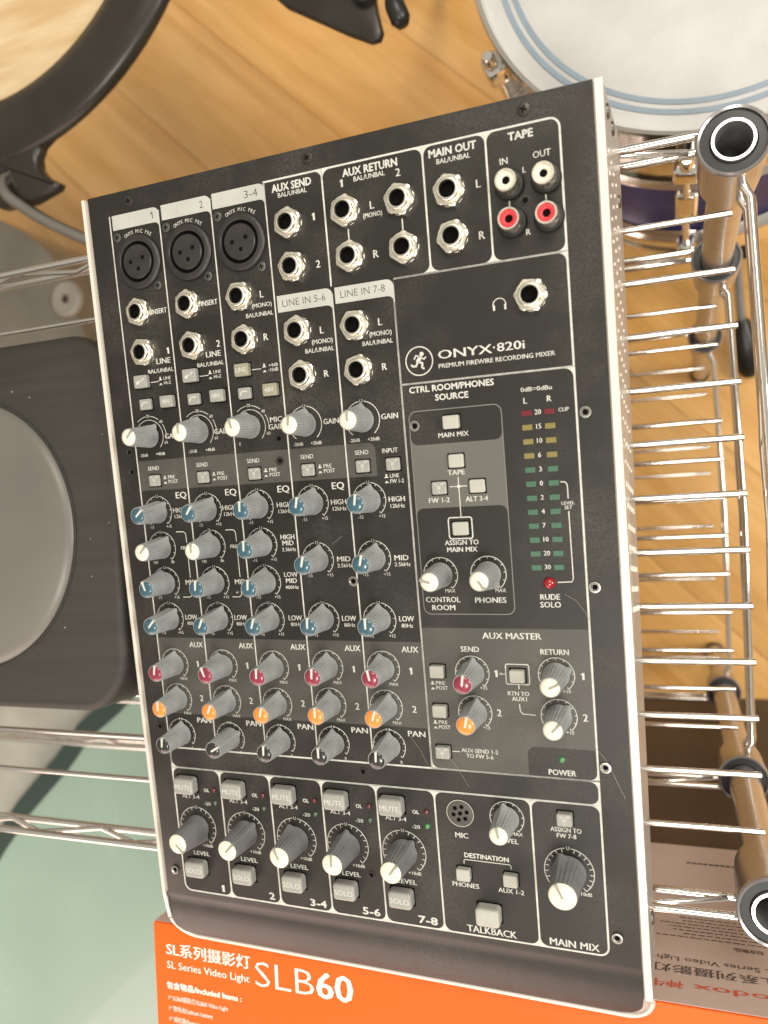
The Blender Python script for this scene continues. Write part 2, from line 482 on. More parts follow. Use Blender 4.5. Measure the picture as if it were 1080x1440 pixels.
# front corner rounding in plan
for i, (x, y, z) in enumerate(ch.v):
    if y < -403:
        d = lipx(max(y + 1.5, -415.5)) * .95
        ch.v[i] = (x + d if x < 0 else x - d, y, z)
chassis = ch.build("chassis", MT['chassis'], smooth=35)

# raised bright flange strips beside the faceplate
for xa, xb in ((-17.5, -15.3), (265.9, 269.4)):
    b = PB(); pts = [(31, 0.2)] + [(-120, .2), (-260, .2), (YF - 1, 0.0), (-394, -1.5), (-402, -2.9)]
    v = []; 
    for y, z in pts: v += [(xa, y, z + .25), (xb, y, z + .25), (xa, y, z - 1.6), (xb, y, z - 1.6)]
    f = []
    for i in range(len(pts) - 1):
        a = 4 * i; c = a + 4
        f += [(a, c, c + 1, a + 1), (a + 2, a, a + 0, c)] if 0 else [(a, c, c + 1, a + 1), (a + 2, c + 2, c, a), (a + 1, c + 1, c + 3, a + 3)]
    f += [(0, 1, 3, 2)]
    b.add(v, f); b.build("side_flange", MT['edge'])
# front bright edge following the lip
fe = PB()
pts = []
for i in range(9):
    a = PI * .5 * i / 8; pts.append((269 - 14 + 14 * math.cos(a) , -403 - 14.2 * math.sin(a), -4.5 - 6.0 * math.sin(a)))
for x in (220, 140, 60, 10): pts.append((x, -417.2, -10.5))
for i in range(9):
    a = PI * .5 * i / 8; pts.append((-17 + 14 - 14 * math.sin(a), -403 - 14.2 * math.cos(a), -4.5 - 6.0 * math.cos(a)))
fe.add(*tube(pts, 1.35, 8)); fe.build("front_edge_trim", MT['edge'], smooth=60)

# feet
for x, y, zb in ((10, 5, -88), (240, 5, -88)):
    b = PB(); b.add(*lathe([(9, -80), (9, zb), ], 20, x, y, cap0=True)); b.build("rubber_foot", MT['dark'], smooth=40)
# ventilation holes in the right flank, light through them painted as pale slots
vs = PB()
for c in range(4):
    for r in range(22):
        y = 4 - r * 10.0 - c * 2.3; z = -10 - c * 11.0
        L_ = 1.9 if r < 15 else 3.4
        v, f = box(269.2, 269.9, y - L_ * .8, y, z - (1.8 if r < 15 else 1.2), z); vs.add(v, f)
vo = vs.build("vent_slots", MT['slot']); vo['kind'] = 'stuff'
for y, z in ((22, -16), (22, -40), (-8, -58), (-370, -22)):
    b = PB(); v, f = lathe([(3.6, 0), (3.3, 1.0), (2.0, 1.3)], 16)
    T = Matrix.Translation((269.3, y, z)) @ Matrix.Rotation(PI / 2, 4, 'Y')
    b.add(v, f, T); b.build("side_screw", MT['steel'], smooth=40)

# --- printed artwork on the faceplate ------------------------------------
ZA, ZB, ZC, ZT = 0.06, 0.12, 0.18, 0.24
white = PB(); blk = PB(); lite = PB(); gline = PB(); tabs = PB(); ink = PB()
PR = PB()   # white lettering
LW = 0.95
C = [0.4, 33.3, 66.5, 99.4, 132.4, 165.5]
RX = 250.0
def cell(x0, x1, y0, y1, r, wl=LW):
    h = wl / 2
    blk.add(*flat(rrect(x0 + h, x1 - h, y0 + h, y1 - h, r), ZB))
def sheet(x0, x1, y0, y1, r=0):
    white.add(*flat(rrect(x0 - LW / 2, x1 + LW / 2, y0 - LW / 2, y1 + LW / 2, r), ZA))
# top blocks
sheet(C[4], RX, -39.5, 19.0, (0, 0, 5, 0)); sheet(C[3], C[4], 15, 19.0)
white.add(*stroke([(C[3], 19), (C[3], -300)], .8, ZA))
cell(C[3], C[4], -46, 19.0, (0, 0, 3.5, 0))
cell(C[4], 185.5, -39.5, 19.0, (0, 4, 4, 4)); cell(185.5, 216.2, -39.5, 19.0, (4, 4, 4, 4)); cell(216.2, RX, -39.5, 19.0, (4, 4, 4, 4))
blk.add(*flat(rrect(131.5, 165.2, -41, -38.3), ZB + .02)); blk.add(*flat(rrect(C[4] + .4, 165.9, -42, -36), ZB + .01))
# right column blocks
sheet(C[5], RX, -91.2, -39.5); cell(C[5], RX, -91.2, -39.5, (0, 0, 4, 0))
sheet(C[5], RX, -289.6, -91.2); cell(C[5], RX, -289.6, -91.2, (4, 4, 4, 0))
sheet(C[0], RX, -301.9, -289.6, 0); cell(C[0], RX, -301.9, -289.6, (4, 4, 4, 4))
sheet(C[0], RX, -379.6, -301.9, (5, 5, 0, 0))
bx = [C[0], C[1], C[2], C[3], C[4] - .2, 165.4, 216, RX]
for i in range(7): cell(bx[i], bx[i + 1], -379.6, -301.9, 4)
# strips
white.add(*stroke([(C[0], 19), (C[0], -300)], .75, ZA))
for x in C[1:3]: white.add(*stroke([(x, 17), (x, -290)], .75, ZA))
for x, yt in ((C[4], -42), (C[5], -42)): white.add(*stroke([(x, yt), (x, -290)], .85, ZA))
def tab(x0, x1, y0, y1):
    t = PB(); p = rrect(x0, x1, y0, y1, (0, 0, 4, 0))
    p = p[:1] + [(x1 - 3.4, y0), (x1 - 1.9, y0 - .5), (x1 - .9, y0 - 1.6), (x1 - .4, y0 - 3.6), (x1, y0 - 3.6)] + p[2:]
    t.add(*flat(p, ZC)); t.build("channel_tab", MT['tab'], parent=faceplate)
tab(2.1, 33.7, 11, 19.0); tab(35.2, 66.9, 11, 19.0); tab(67.8, 99.8, 11, 19.0)
tab(100.9, 132.8, -47.3, -38.8); tab(134.0, 165.9, -47.3, -39.2)
# tinted bands
def band(p, z):
    t = PB(); t.add(*flat(p, z)); t.build("grey_band", MT["band"], parent=faceplate)
band(rrect(C[0] + .4, 148.8, -135.6, -118.4, (0, 0, 4, 0)), ZC - .02 - .05)
band(rrect(C[0] + .4, C[5] - .4, -268.2, -222.3), ZC - .07)
lite2 = PB()
band(rrect(C[5] + .5, RX - .5, -289.1, -214.6, (3.4, 3.4, 0, 0)), ZC - .04)
blk.add(*flat(rrect(216.4, RX - .45, -289.1, -274.2, (0, 3.4, 0, 4)), ZC))
# re-draw strip lines over the bands
for x in C[1:5]:
    white.add(*stroke([(x, -117), (x, -270)], .75, ZC))
# control room block
gline.add(*flat(rrect(168.0, 215.2, -207.7, -104.7, 4), ZC - .05))
lite.add(*flat(rrect(168.5, 214.7, -160, -115), ZC))
blk.add(*flat(rrect(168.5, 214.7, -121.7, -105.2, (3.6, 3.6, 3.6, 3.6)), ZC + .03))
blk.add(*flat(rrect(168.5, 214.7, -207.2, -153.4, (3.6, 3.6, 3.6, 3.6)), ZC + .03))

Z = ZT
# headings
for s, x, y in (("1", 28.8, 13.1), ("2", 61, 13.1)): text(ink, s, x, y, 3.7, Z, bold=-1)
text(ink, "3-4", 91.5, 13.1, 3.8, Z, width=7.8, bold=-1)
textlr(ink, "LINE IN 5-6", 103.9, 128.6, -44.7, 3.5, Z, -1); textlr(ink, "LINE IN 7-8", 137.1, 161.2, -44.8, 3.5, Z, -1)
for c0 in (0, 32.9, 65.8):
    s = "ONYX MIC PRE"; cx, cy = 17.2 + c0, -8.3
    for i, chh in enumerate(s):
        if chh == ' ': continue
        a = math.radians(-25 + 60 * i / (len(s) - 1))
        T = Matrix.Translation((cx + 15.7 * math.sin(a), cy + 15.7 * math.cos(a), 0)) @ Matrix.Rotation(-a, 4, 'Z')
        text(PR, chh, 0, 0, 1.9, Z, bold=0, T=T, asp=.82)
textlr(PR, "AUX SEND", 104, 126.4, 12.9, 3.7, Z, 2); textlr(PR, "BAL/UNBAL", 107.2, 123.6, 9.8, 2.3, Z, 1)
textlr(PR, "AUX RETURN", 143.9, 172.6, 13, 3.6, Z, 2); textlr(PR, "BAL/UNBAL", 149.5, 166, 9.8, 2.3, Z, 1)
textlr(PR, "MAIN OUT", 188.8, 211.7, 13, 3.5, Z, 2); textlr(PR, "BAL/UNBAL", 192.3, 208.7, 9.5, 2.3, Z, 1)
textlr(PR, "TAPE", 226.8, 238, 13, 3.4, Z, 2)
for s, x, y, h in (("1", 126, -4.6, 3.6), ("2", 126.3, -28, 3.6), ("1", 142.8, 8.5, 3.6), ("2", 172.7, 8, 3.6), ("L", 158, -4.6, 3.6), ("R", 158, -28, 3.6),
                ("L", 211.6, -4.6, 3.6), ("R", 211.6, -28, 3.6), ("L", 233.2, -2.1, 2.5), ("R", 233.3, -29.7, 2.6)): text(PR, s, x, y, h, Z, bold=1)
textlr(PR, "(MONO)", 153, 163, -8.4, 2.2, Z, 1)
textlr(PR, "IN", 222.3, 225.9, 3.2, 2.9, Z, 0); textlr(PR, "OUT", 237.5, 245.5, 3.2, 2.9, Z, 0)
for x, y0, y1 in ((144.4, -12, -17.5), (173, -12, -17.5), (225.5, -13, -16.2), (242.2, -13, -16.2)): PR.add(*stroke([(x, y0), (x, y1)], .7, Z))
# strip inputs
for i in (0, 1):
    o = 32.9 * i
    textlr(PR, "INSERT", 21.8 + o, 32.0 + o, -37.7, 2.7, Z, 1)
    text(PR, str(i + 1), 29.9 + o, -60.2, 3.5, Z, bold=1)
    textlr(PR, "LINE", 21.5 + o, 30.9 + o, -65.1, 3.0, Z, 1); textlr(PR, "BAL/UNBAL", 15.2 + o, 32.2 + o, -69.8, 2.2, Z, 1)
    PR.add(*stroke([(15 + o, -74.7), (21.6 + o, -74.7)], .4, Z))
    textlr(PR, "LINE", 25 + o, 29.8 + o, -74.1, 1.7, Z, 1); textlr(PR, "HI-Z", 25 + o, 29.7 + o, -76.7, 1.7, Z, 1)
def ico(x, y):   # button-out / button-in marks
    PR.add(*flat(rrect(x - .5, x + .5, y + .3, y + 1.9), Z)); PR.add(*flat(rrect(x - 1.1, x + 1.1, y, y + .5), Z + .01))
    PR.add(*flat(rrect(x - .6, x + .6, y - 2.4, y - 1.6, (0, 0, .3, .3)), Z)); PR.add(*flat(rrect(x - 1.1, x + 1.1, y - 2.6, y - 2.3), Z + .01))
ico(22.8, -74.2); ico(55.7, -74.2); ico(89.6, -74.2)
text(PR, "L", 92.2, -38.1, 3.5, Z, bold=1); text(PR, "R", 92.3, -60.3, 3.5, Z, bold=1)
textlr(PR, "(MONO)", 85.8, 97.6, -43, 2.2, Z, 1); textlr(PR, "BAL/UNBAL", 81.7, 98, -47.6, 2.2, Z, 1)
PR.add(*stroke([(81.4, -74.7), (87.6, -74.7)], .4, Z)); textlr(PR, "+4dB", 92.3, 97.8, -74.3, 1.7, Z, 1); textlr(PR, "-10dB", 91.8, 97.8, -76.7, 1.7, Z, 1)
for o in (0, 32.2):
    text(PR, "L", 125 + o, -60.8, 3.4, Z, bold=1); textlr(PR, "(MONO)", 118.8 + o, 130.6 + o, -65.8, 2.3, Z, 1)
    textlr(PR, "BAL/UNBAL", 114.6 + o, 131 + o, -69.9, 2.2, Z, 1); text(PR, "R", 125.4 + o, -82.9, 3.4, Z, bold=1)
# gain legends
for i in (0, 1):
    textlr(PR, "GAIN", 21.6 + 32.9 * i, 31.2 + 32.9 * i, -107, 2.9, Z, 1)
textlr(PR, "MIC", 90, 97.2, -103.4, 2.8, Z, 1); textlr(PR, "GAIN", 88.8, 98.2, -107.2, 2.8, Z, 1)
textlr(PR, "GAIN", 121.3, 130, -107, 2.7, Z, 1); textlr(PR, "GAIN", 153.6, 162.6, -107.2, 2.7, Z, 1)
# send band
for i, x in enumerate((11.7, 44.6, 77.5, 110, 141.4)):
    textlr(PR, "SEND", x - 4.2 if i < 3 else x - 4, x + 3.5, -124.1, 2.2, Z, 1)
    if i < 4:
        ico(x + 6.8, -129.6); textlr(PR, "PRE", x + 9, x + 13.6, -129.6, 2.0, Z, 1); textlr(PR, "POST", x + 9, x + 15.4, -132.2, 2.0, Z, 1)
textlr(PR, "INPUT", 152.6, 161, -124.2, 2.3, Z, 1)
ico(153.7, -136.9); textlr(PR, "LINE", 155.7, 160.6, -136.9, 2.0, Z, 1); textlr(PR, "FW 1-2", 155.6, 162.9, -139.7, 2.0, Z, 1)
# EQ section legends
for i in range(4): textlr(PR, "EQ", (24.6, 57.5, 90.4, 122.8)[i], (31.7, 64.6, 97.5, 129.7)[i], -141, 3.5, Z, 1)
for x in (21.6, 54.6, 89, 121.4, 153.9):
    textlr(PR, "HIGH", x, x + 8.7, -149.1, 2.6, Z, 1); textlr(PR, "12kHz", x + .7, x + 8.5, -152.3, 2.0, Z, 1)
for i in (0, 1):
    o = 33 * i
    PR.add(*stroke([(22 + o, -160.2), (26.5 + o, -160.2), (27.9 + o, -160.8), (28.4 + o, -162), (28.5 + o, -166.8)], .45, Z))
    textlr(PR, "FREQ", 24.2 + o, 31.2 + o, -170.6, 2.0, Z, 1)
    PR.add(*stroke([(28.4 + o, -172), (28.4 + o, -187)], .45, Z)); textlr(PR, "MID", 24.8 + o, 31.6 + o, -191, 2.8, Z, 1)
    PR.add(*stroke([(22 + o, -198.2), (26.8 + o, -198.2), (28.2 + o, -197.2), (28.4 + o, -193.5)], .45, Z))
textlr(PR, "HIGH", 89.4, 97.8, -166.6, 2.6, Z, 1); textlr(PR, "MID", 90.2, 97, -169.9, 2.6, Z, 1); textlr(PR, "2.5kHz", 89.6, 98.1, -173.1, 1.9, Z, 1)
textlr(PR, "LOW", 89.4, 97.6, -187.2, 2.6, Z, 1); textlr(PR, "MID", 90.2, 96.8, -190.6, 2.6, Z, 1); textlr(PR, "400Hz", 89.4, 97.5, -193.9, 1.9, Z, 1)
for x in (122, 154.4): textlr(PR, "MID", x, x + 7.6, -179.4, 2.7, Z, 1); textlr(PR, "2.5kHz", x - .2, x + 8.4, -182.5, 2.0, Z, 1)
for x in (22, 55, 89.6, 121.7, 154.2): textlr(PR, "LOW", x, x + 8.1, -211.4, 2.8, Z, 1); textlr(PR, "80Hz", x + 1, x + 7.3, -214.6, 2.0, Z, 1)
for i, x in enumerate((22.7, 55.9, 88.9, 121.6, 154.1)):
    textlr(PR, "AUX", x, x + 9.1, -227.8, 3.1, Z, 1); textlr(PR, "PAN", x - .3, x + 9.2, -273, 3.0, Z, 1)
    text(PR, "1", x + 4.1, -239.5, 3.6, Z, bold=1); text(PR, "2", x + 4.4, -260, 3.6, Z, bold=1)
# control room section
textlr(PR, "CTRL ROOM/PHONES", 169.7, 212.3, -95.8, 2.9, Z, 2); textlr(PR, "SOURCE", 182.8, 199.4, -100.5, 2.9, Z, 2)
textlr(PR, "MAIN MIX", 182.9, 198.2, -118.8, 2.3, Z, 1); textlr(PR, "TAPE", 186.2, 194.8, -137.5, 2.4, Z, 1)
textlr(PR, "FW 1-2", 175.4, 186.1, -150.8, 2.4, Z, 1); textlr(PR, "ALT 3-4", 194.4, 205.5, -150.9, 2.4, Z, 1)
for a, b_ in (((191.3, -138.6), (191.3, -159)), ((186.7, -143.2), (195.6, -143.2))): PR.add(*stroke([a, b_], .45, Z))
PR.add(*flat([(191.3 + .9 * math.cos(t * PI / 6), -143.2 + .9 * math.sin(t * PI / 6)) for t in range(12)], Z + .01))
textlr(PR, "ASSIGN TO", 182, 199.2, -172.3, 2.4, Z, 1); textlr(PR, "MAIN MIX", 182.9, 198.3, -175.8, 2.4, Z, 1)
textlr(PR, "CONTROL", 169.7, 187.6, -201.3, 2.7, Z, 1); textlr(PR, "ROOM", 172.7, 184.7, -205.4, 2.7, Z, 1); textlr(PR, "PHONES", 195.4, 211, -201.6, 2.7, Z, 1)
textlr(PR, "0dB=0dBu", 224.9, 239.4, -100.5, 2.0, Z, 1)
text(PR, "L", 226.7, -106.1, 2.7, Z, bold=1); text(PR, "R", 237.9, -106, 2.7, Z, bold=1); textlr(PR, "CLIP", 241.8, 246.6, -111.1, 1.7, Z, 1)
for i, s in enumerate(("20", "15", "10", "6", "3", "0", "2", "4", "7", "10", "20", "30")):
    text(PR, s, 232.1 + (0.15 if len(s) == 2 else -.3), -111.5 - 6.71 * i, 2.25, Z, bold=1)
PR.add(*stroke([(240.6, -143.8), (242.6, -143.9), (243.6, -144.9), (243.8, -146.5), (243.8, -151.8)], .5, Z))
textlr(PR, "LEVEL", 240.6, 246.6, -154.7, 1.6, Z, 1); textlr(PR, "SET", 241.9, 245.4, -156.8, 1.6, Z, 1)
PR.add(*stroke([(243.7, -157.8), (243.9, -190.2), (243.2, -191.5), (236.5, -191.7)], .5, Z))
textlr(PR, "RUDE", 227.8, 237.1, -200.1, 2.7, Z, 1); textlr(PR, "SOLO", 227.6, 237.3, -203.9, 2.7, Z, 1)
# aux master
textlr(PR, "AUX MASTER", 197.7, 226.9, -219.8, 3.1, Z, 1); textlr(PR, "SEND", 186, 195.4, -226.7, 2.7, Z, 1); textlr(PR, "RETURN", 226.1, 239.6, -227.2, 2.7, Z, 1)
for s, x, y in (("1", 203.2, -239.3), ("2", 203.5, -259.5), ("1", 245.5, -239.3), ("2", 245.6, -259.8)): text(PR, s, x, y, 3.5, Z, bold=1)
PR.add(*stroke([(205.2, -237.6), (207.9, -237.6)], .4, Z)); PR.add([(204.6, -237.6, Z), (206, -236.9, Z), (206, -238.3, Z)], [(0, 1, 2)])
for x, y in ((169.6, -244.4), (169.4, -265.2)):
    ico(x, y); textlr(PR, "PRE", x + 1.8, x + 6.6, y, 1.9, Z, 1); textlr(PR, "POST", x + 1.8, x + 7.9, y - 2.6, 1.9, Z, 1)
textlr(PR, "RTN TO", 208.6, 219.1, -248.4, 2.1, Z, 1); textlr(PR, "AUX1", 210.4, 217.8, -251.1, 2.1, Z, 1)
PR.add(*stroke([(214.3, -242.8), (214.3, -245)], .45, Z)); PR.add(*stroke([(214, -252.6), (214.2, -256.3), (215.4, -257.7), (221.7, -257.9)], .45, Z))
textlr(PR, "AUX SEND 1-2", 182.3, 201.4, -279.5, 2.1, Z, 1); textlr(PR, "TO FW 5-6", 184.7, 198.7, -282.3, 2.1, Z, 1)
PR.add(*stroke([(177.4, -279.5), (181.3, -279.5)], .45, Z)); textlr(PR, "POWER", 226.3, 239.5, -287.9, 2.8, Z, 1)
# logo block
textlr(PR, "ONYX", 185.9, 212.6, -80.8, 4.1, Z, 1)
textlr(PR, "820i", 215.1, 228.1, -80.5, 3.9, Z, 1); PR.add(*flat([(213.6 + .5 * math.cos(t), -78.4 + .5 * math.sin(t)) for t in [k * PI / 4 for k in range(8)]], Z))
textlr(PR, "PREMIUM FIREWIRE RECORDING MIXER", 185.8, 241.9, -85.2, 2.1, Z, 1)
LX, LY = 176.0, -80.6
PR.add(*annulus(LX, LY, 6.6, 7.2, Z))
def blob(cx, cy, r): PR.add(*flat([(LX + cx + r * math.cos(t * PI / 6), LY + cy + r * math.sin(t * PI / 6)) for t in range(12)], Z + .01))
blob(1.5, 3.3, 1.1)
for s_, wd in (([(0.9, 2.3), (-.4, .2), (-.9, -.6)], 2.0), ([(0.6, 2), (-1.5, 2.8), (-2.6, 1.0)], .8), ([(1.2, 1.6), (2.6, .7), (3.6, 1.8)], .8),
               ([(-.4, -.3), (1.6, -1.2), (1.2, -3.4)], 1.15), ([(1.2, -3.4), (2.5, -3.9)], .9), ([(-.9, -.6), (-1.8, -2.4), (-3.8, -2.2)], 1.1), ([(-3.8, -2.2), (-4.3, -1.3)], .8)):
    PR.add(*stroke([(LX + x, LY + y) for x, y in s_], wd, Z + .02))
# headphone pictogram
PR.add(*stroke(arcpts(217.6, -59.2, 3.1, -95, 95, 14), .45, Z))
for x in (214.9, 220.3): PR.add(*flat(rrect(x - .5, x + .5, -61.6, -58.9, .4), Z))
# bottom section
for i in range(5):
    o = (0, 32.9, 65.8, 98.2, 131)[i]
    textlr(PR, "ALT 3-4", 5.6 + o, 17.6 + o, -320.5, 2.3, Z, 1)
    textlr(PR, "OL", 21.5 + o, 25.1 + o, -315.6, 2.0, Z, 2); textlr(PR, "-20", 20.6 + o, 25.1 + o, -323.9, 2.0, Z, 1)
    textlr(PR, "LEVEL", 9.5 + o, 20.6 + o, -356, 2.6, Z, 1); textlr(PR, "+10dB", 16.4 + o, 23.6 + o, -350.3, 1.9, Z, 1)
text(PR, "1", 27.6, -377.3, 4.0, Z, bold=2)
for s, x0, x1 in (("2", 59.2, 62.6), ("3-4", 85.8, 95.9), ("5-6", 118.3, 128.6), ("7-8", 151, 161.6)): textlr(PR, s, x0, x1, -377.3, 4.0, Z, 2)
textlr(PR, "MIC", 175.4, 182.3, -326.2, 2.8, Z, 1); textlr(PR, "LEVEL", 198.5, 208.6, -326.2, 2.5, Z, 1); textlr(PR, "MAX", 205.4, 211, -321.9, 1.9, Z, 1)
textlr(PR, "DESTINATION", 179.5, 202.8, -336.6, 2.5, Z, 2)
PR.add(*stroke([(179, -340.2), (179, -338.4), (179.6, -337.9), (203.2, -337.9), (203.8, -338.4), (203.8, -340.2)], .45, Z))
textlr(PR, "PHONES", 171.8, 186.1, -353.3, 2.5, Z, 1); textlr(PR, "AUX 1-2", 196.3, 209.6, -353.4, 2.5, Z, 1); textlr(PR, "TALKBACK", 178, 204.2, -377.8, 3.7, Z, 1)
textlr(PR, "ASSIGN TO", 225.2, 240.3, -317.1, 2.3, Z, 1); textlr(PR, "FW 7-8", 228.2, 237.6, -320.2, 2.3, Z, 1); textlr(PR, "MAIN MIX", 221.2, 245.5, -377.9, 3.7, Z, 1)
textlr(PR, "10dB", 238.4, 243.6, -349.4, 1.9, Z, 1)

def dial(x, y, r, left, right_, ticks=11, top="U", a=140, tl=1.1, gap=9, tw=.38):
    if top:
        PR.add(*stroke(arcpts(x, y, r, -a, -gap), tw, Z)); PR.add(*stroke(arcpts(x, y, r, gap, a), tw, Z))
        if top == "<>":
            for s in (-1, 1): PR.add([(x + s * .4, y + r + .8, Z), (x + s * .4, y + r - .8, Z), (x + s * 2, y + r, Z)], [(0, 1, 2) if s < 0 else (0, 2, 1)])
        else: text(PR, top, x, y + r - .9, 1.8, Z, bold=0)
    else: PR.add(*stroke(arcpts(x, y, r, -a, a, 40), tw, Z))
    for i in range(ticks):
        t = math.radians(-a + 2 * a * i / (ticks - 1))
        if top and abs(t) < math.radians(gap): continue
        PR.add(*stroke([(x + (r - tl) * math.sin(t), y + (r - tl) * math.cos(t)), (x + r * math.sin(t), y + r * math.cos(t))], tw, Z))
    if left: text(PR, left, x - 5.6, y - r - .4, 1.7, Z, bold=0)
    if right_: text(PR, right_, x + 6.4, y - r - .2, 1.7, Z, bold=0)

# --- knobs ---------------------------------------------------------------
def knob_mesh(r0, r1, h, mname):
    def mod(a, r, z):
        t = max(0, min(1, z / h))
        fl = 0.0 if z < 1.4 or z > h - .3 else -(0.10 + 0.36 * t) * (0.5 + 0.5 * math.cos(22 * a)) ** 1.5
        d = (a - PI / 2 + PI) % (2 * PI) - PI
        nose = (1.9 * (1 - t) ** 1.1 + .35) * math.exp(-(d / .24) ** 2) if z > .9 else 0
        return r + fl + nose
    m = MB()
    pf = [(r0 + .1, 0.5), (r0 + .15, 1.1), (r0, 1.5)]
    for k in range(1, 6): pf.append((r0 + (r1 - r0) * k / 5, 1.5 + (h - 2.0) * k / 5))
    pf += [(r1 - .25, h), (r1 - .7, h - .05)]
    m.add(*lathe(pf, 132, mod=mod)); return m.mesh(mname, MT['knob'] if r0 < 7 else MT['knob_big'], 40)
def cap_mesh(r, z0, m, mname):
    b = MB(); b.add(*lathe([(r, z0 - .3), (r, z0 + .15), (r * .95, z0 + .5), (r * .75, z0 + .95), (r * .45, z0 + 1.25), (r * .15, z0 + 1.36)], 40)); return b.mesh(mname, m, 180)
def pointer_mesh(r, z0, m, mname):
    b = MB()
    # a bar that climbs from the cap's middle over its edge
    b.add(*prism(rrect(-.62, .62, -.7, r + .6, (.6, .6, .1, .1)), z0 - .6, z0 + 1.55, .25)); return b.mesh(mname, m)
KM = {'s': (knob_mesh(6.3, 4.95, 18.6, "knob"), 4.45, 18.4), 'l': (knob_mesh(7.5, 6.0, 20.8, "knob"), 5.75, 20.6), 'm': (knob_mesh(8.3, 7.0, 22.0, "knob"), 6.7, 21.8)}
CM = {}; PM = {}
LBL = dict(white="grey knob with white cap", blue="grey knob with blue cap", red="grey knob with dark red cap", orange="grey knob with orange cap", black="grey knob with black cap")
def knob(x, y, colour, ang, size='s'):
    km, rc, zc = KM[size]
    o = link("knob", km, mixer, at(x, y), -math.radians(ang)); o['label'] = LBL[colour]
    if (size, colour) not in CM:
        CM[(size, colour)] = cap_mesh(rc, zc, MT[colour], "knob_cap")
        PM[(size, colour)] = pointer_mesh(rc, zc, MT['pointer_g' if colour == 'white' else 'pointer'], "knob_pointer")
    link("knob_cap", CM[(size, colour)], o); link("knob_pointer", PM[(size, colour)], o)
KX = [11.3, 44.7, 77.6, 110.7, 143.2]
A = dict(gain=[(-104.7, 40), (-104.7, 0), (-104.7, -15), (-106.1, 5), (-106.5, 0)],
         high=[(-148.3, 48), (-148.3, 35), (-148.1, 2), (-147.6, 12), (-147.7, 8)])
for i in range(5):
    x = KX[i]
    y, a = A['gain'][i]; knob(x, y, 'white', a)
    if i < 3:
        PR.add(*stroke(arcpts(x, y, 11.3, 8, 38, 8), .38, Z)); PR.add(*stroke(arcpts(x, y, 11.3, 58, 100, 8), .38, Z)); PR.add(*stroke(arcpts(x, y, 11.3, -40, -8, 8), .38, Z))
        PR.add(*stroke(arcpts(x, y, 9.2, -60, 135, 24), .38, Z))
        for s, aa in (("30", 0), ("40", 48), ("60", 112)): text(PR, s, x + 11.6 * math.sin(math.radians(aa)), y + 11.4 * math.cos(math.radians(aa)) - .8, 1.7, Z)
        if i < 2: text(PR, "-20dB", x - 5.5, y - 11.4, 1.7, Z, bold=1); text(PR, "+40dB", x + 6, y - 11.2, 1.7, Z, bold=1)
        else: text(PR, "0", x - 7.6, y - 9.6, 1.7, Z)
    else:
        PR.add(*stroke(arcpts(x, y, 9.4, 8, 140, 24), .45, Z)); PR.add(*stroke(arcpts(x, y, 9.4, -140, -8, 24), .45, Z)); text(PR, "U", x, y + 8.6, 1.8, Z)
        text(PR, "-20dB", x - 5.2, y - 11, 1.75, Z, bold=1); text(PR, "+20dB", x + 5.3, y - 11, 1.75, Z, bold=1)
    y, a = A['high'][i]; knob(x, y, 'blue', a); dial(x, y, 9.1, "-15", "+15")
    if i < 3:
        c, a = ('white', (40, 0)[i]) if i < 2 else ('blue', 2)
        knob(x, -169, c, a); dial(x, -169, 9.1, "100" if i < 2 else "-15", "8k" if i < 2 else "+15", top="1k" if i < 2 else "U")
        knob(x, -189.8, 'blue', (-20, 5, 5)[i]); dial(x, -189.8, 9.1, "-15", "+15")
    else:
        knob(x, -178, 'blue', 13); dial(x, -178, 9.1, "-15", "+15")
    knob(x, (-211, -210.8, -210.6, -210.2, -210.1)[i], 'blue', (42, 25, 18, 3, 0)[i]); dial(x, -210.7, 9.1, "-15", "+15")
    y1 = (-238.2, -238.1, -238, -236.9, -236.6)[i]
    knob(x - .3, y1, 'red', (8, -22, 3, 3, -12)[i]); dial(x - .3, y1, 9.1, None, None, top=None, a=140); text(PR, "MAX", x + 5, y1 - 9.4, 1.7, Z)
    y2 = (-259.2, -259.1, -259.2, -257.8, -257.6)[i]
    knob(x - .5, y2, 'orange', (0, 25, 15, 0, 18)[i]); dial(x - .5, y2, 9.1, None, None, top=None); text(PR, "MAX", x + 5, y2 - 9.4, 1.7, Z)
    y3 = (-280.6, -281, -280.6, -279.6, -279.2)[i]
    knob(x - .7, y3, 'black', (5, 60, 3, 0, 3)[i]); dial(x - .7, y3, 9.1, None, "R", top="<>", a=130)
LVX = [14.6, 47.8, 80.8, 112.6, 145.8]
for i in range(5):
    knob(LVX[i], -338.1, 'white', (140, 45, -25, 2, 40)[i], 'l'); dial(LVX[i], -338.1, 12.3, None, None, ticks=17, a=140, tl=1.9, gap=7)
knob(178.4, -187.3, 'white', -75); dial(178.4, -187.3, 8.9, None, None, top=None); text(PR, "MAX", 182.9, -196.3, 1.8, Z)
knob(203, -187.2, 'white', 145); dial(203, -187.2, 8.9, None, None, top=None); text(PR, "MAX", 208.6, -196.3, 1.8, Z)
knob(191, -237.6, 'red', 8); dial(191, -237.6, 8.7, None, None, top=None); text(PR, "+15", 196.4, -246.1, 1.8, Z)
knob(191, -258.2, 'orange', 12); dial(191, -258.2, 8.7, None, None, top=None); text(PR, "+15", 196.4, -266.6, 1.8, Z)
knob(233, -237.4, 'white', 65); dial(233, -237.4, 8.7, None, None, top=None); text(PR, "+10", 237.6, -246.1, 1.8, Z)
knob(233, -258.1, 'white', 45); dial(233, -258.1, 8.7, None, None, top=None); text(PR, "+10", 237.9, -266.7, 1.8, Z)
knob(203.4, -312.9, 'white', -10); dial(203.4, -312.9, 8.7, None, None, top=None)
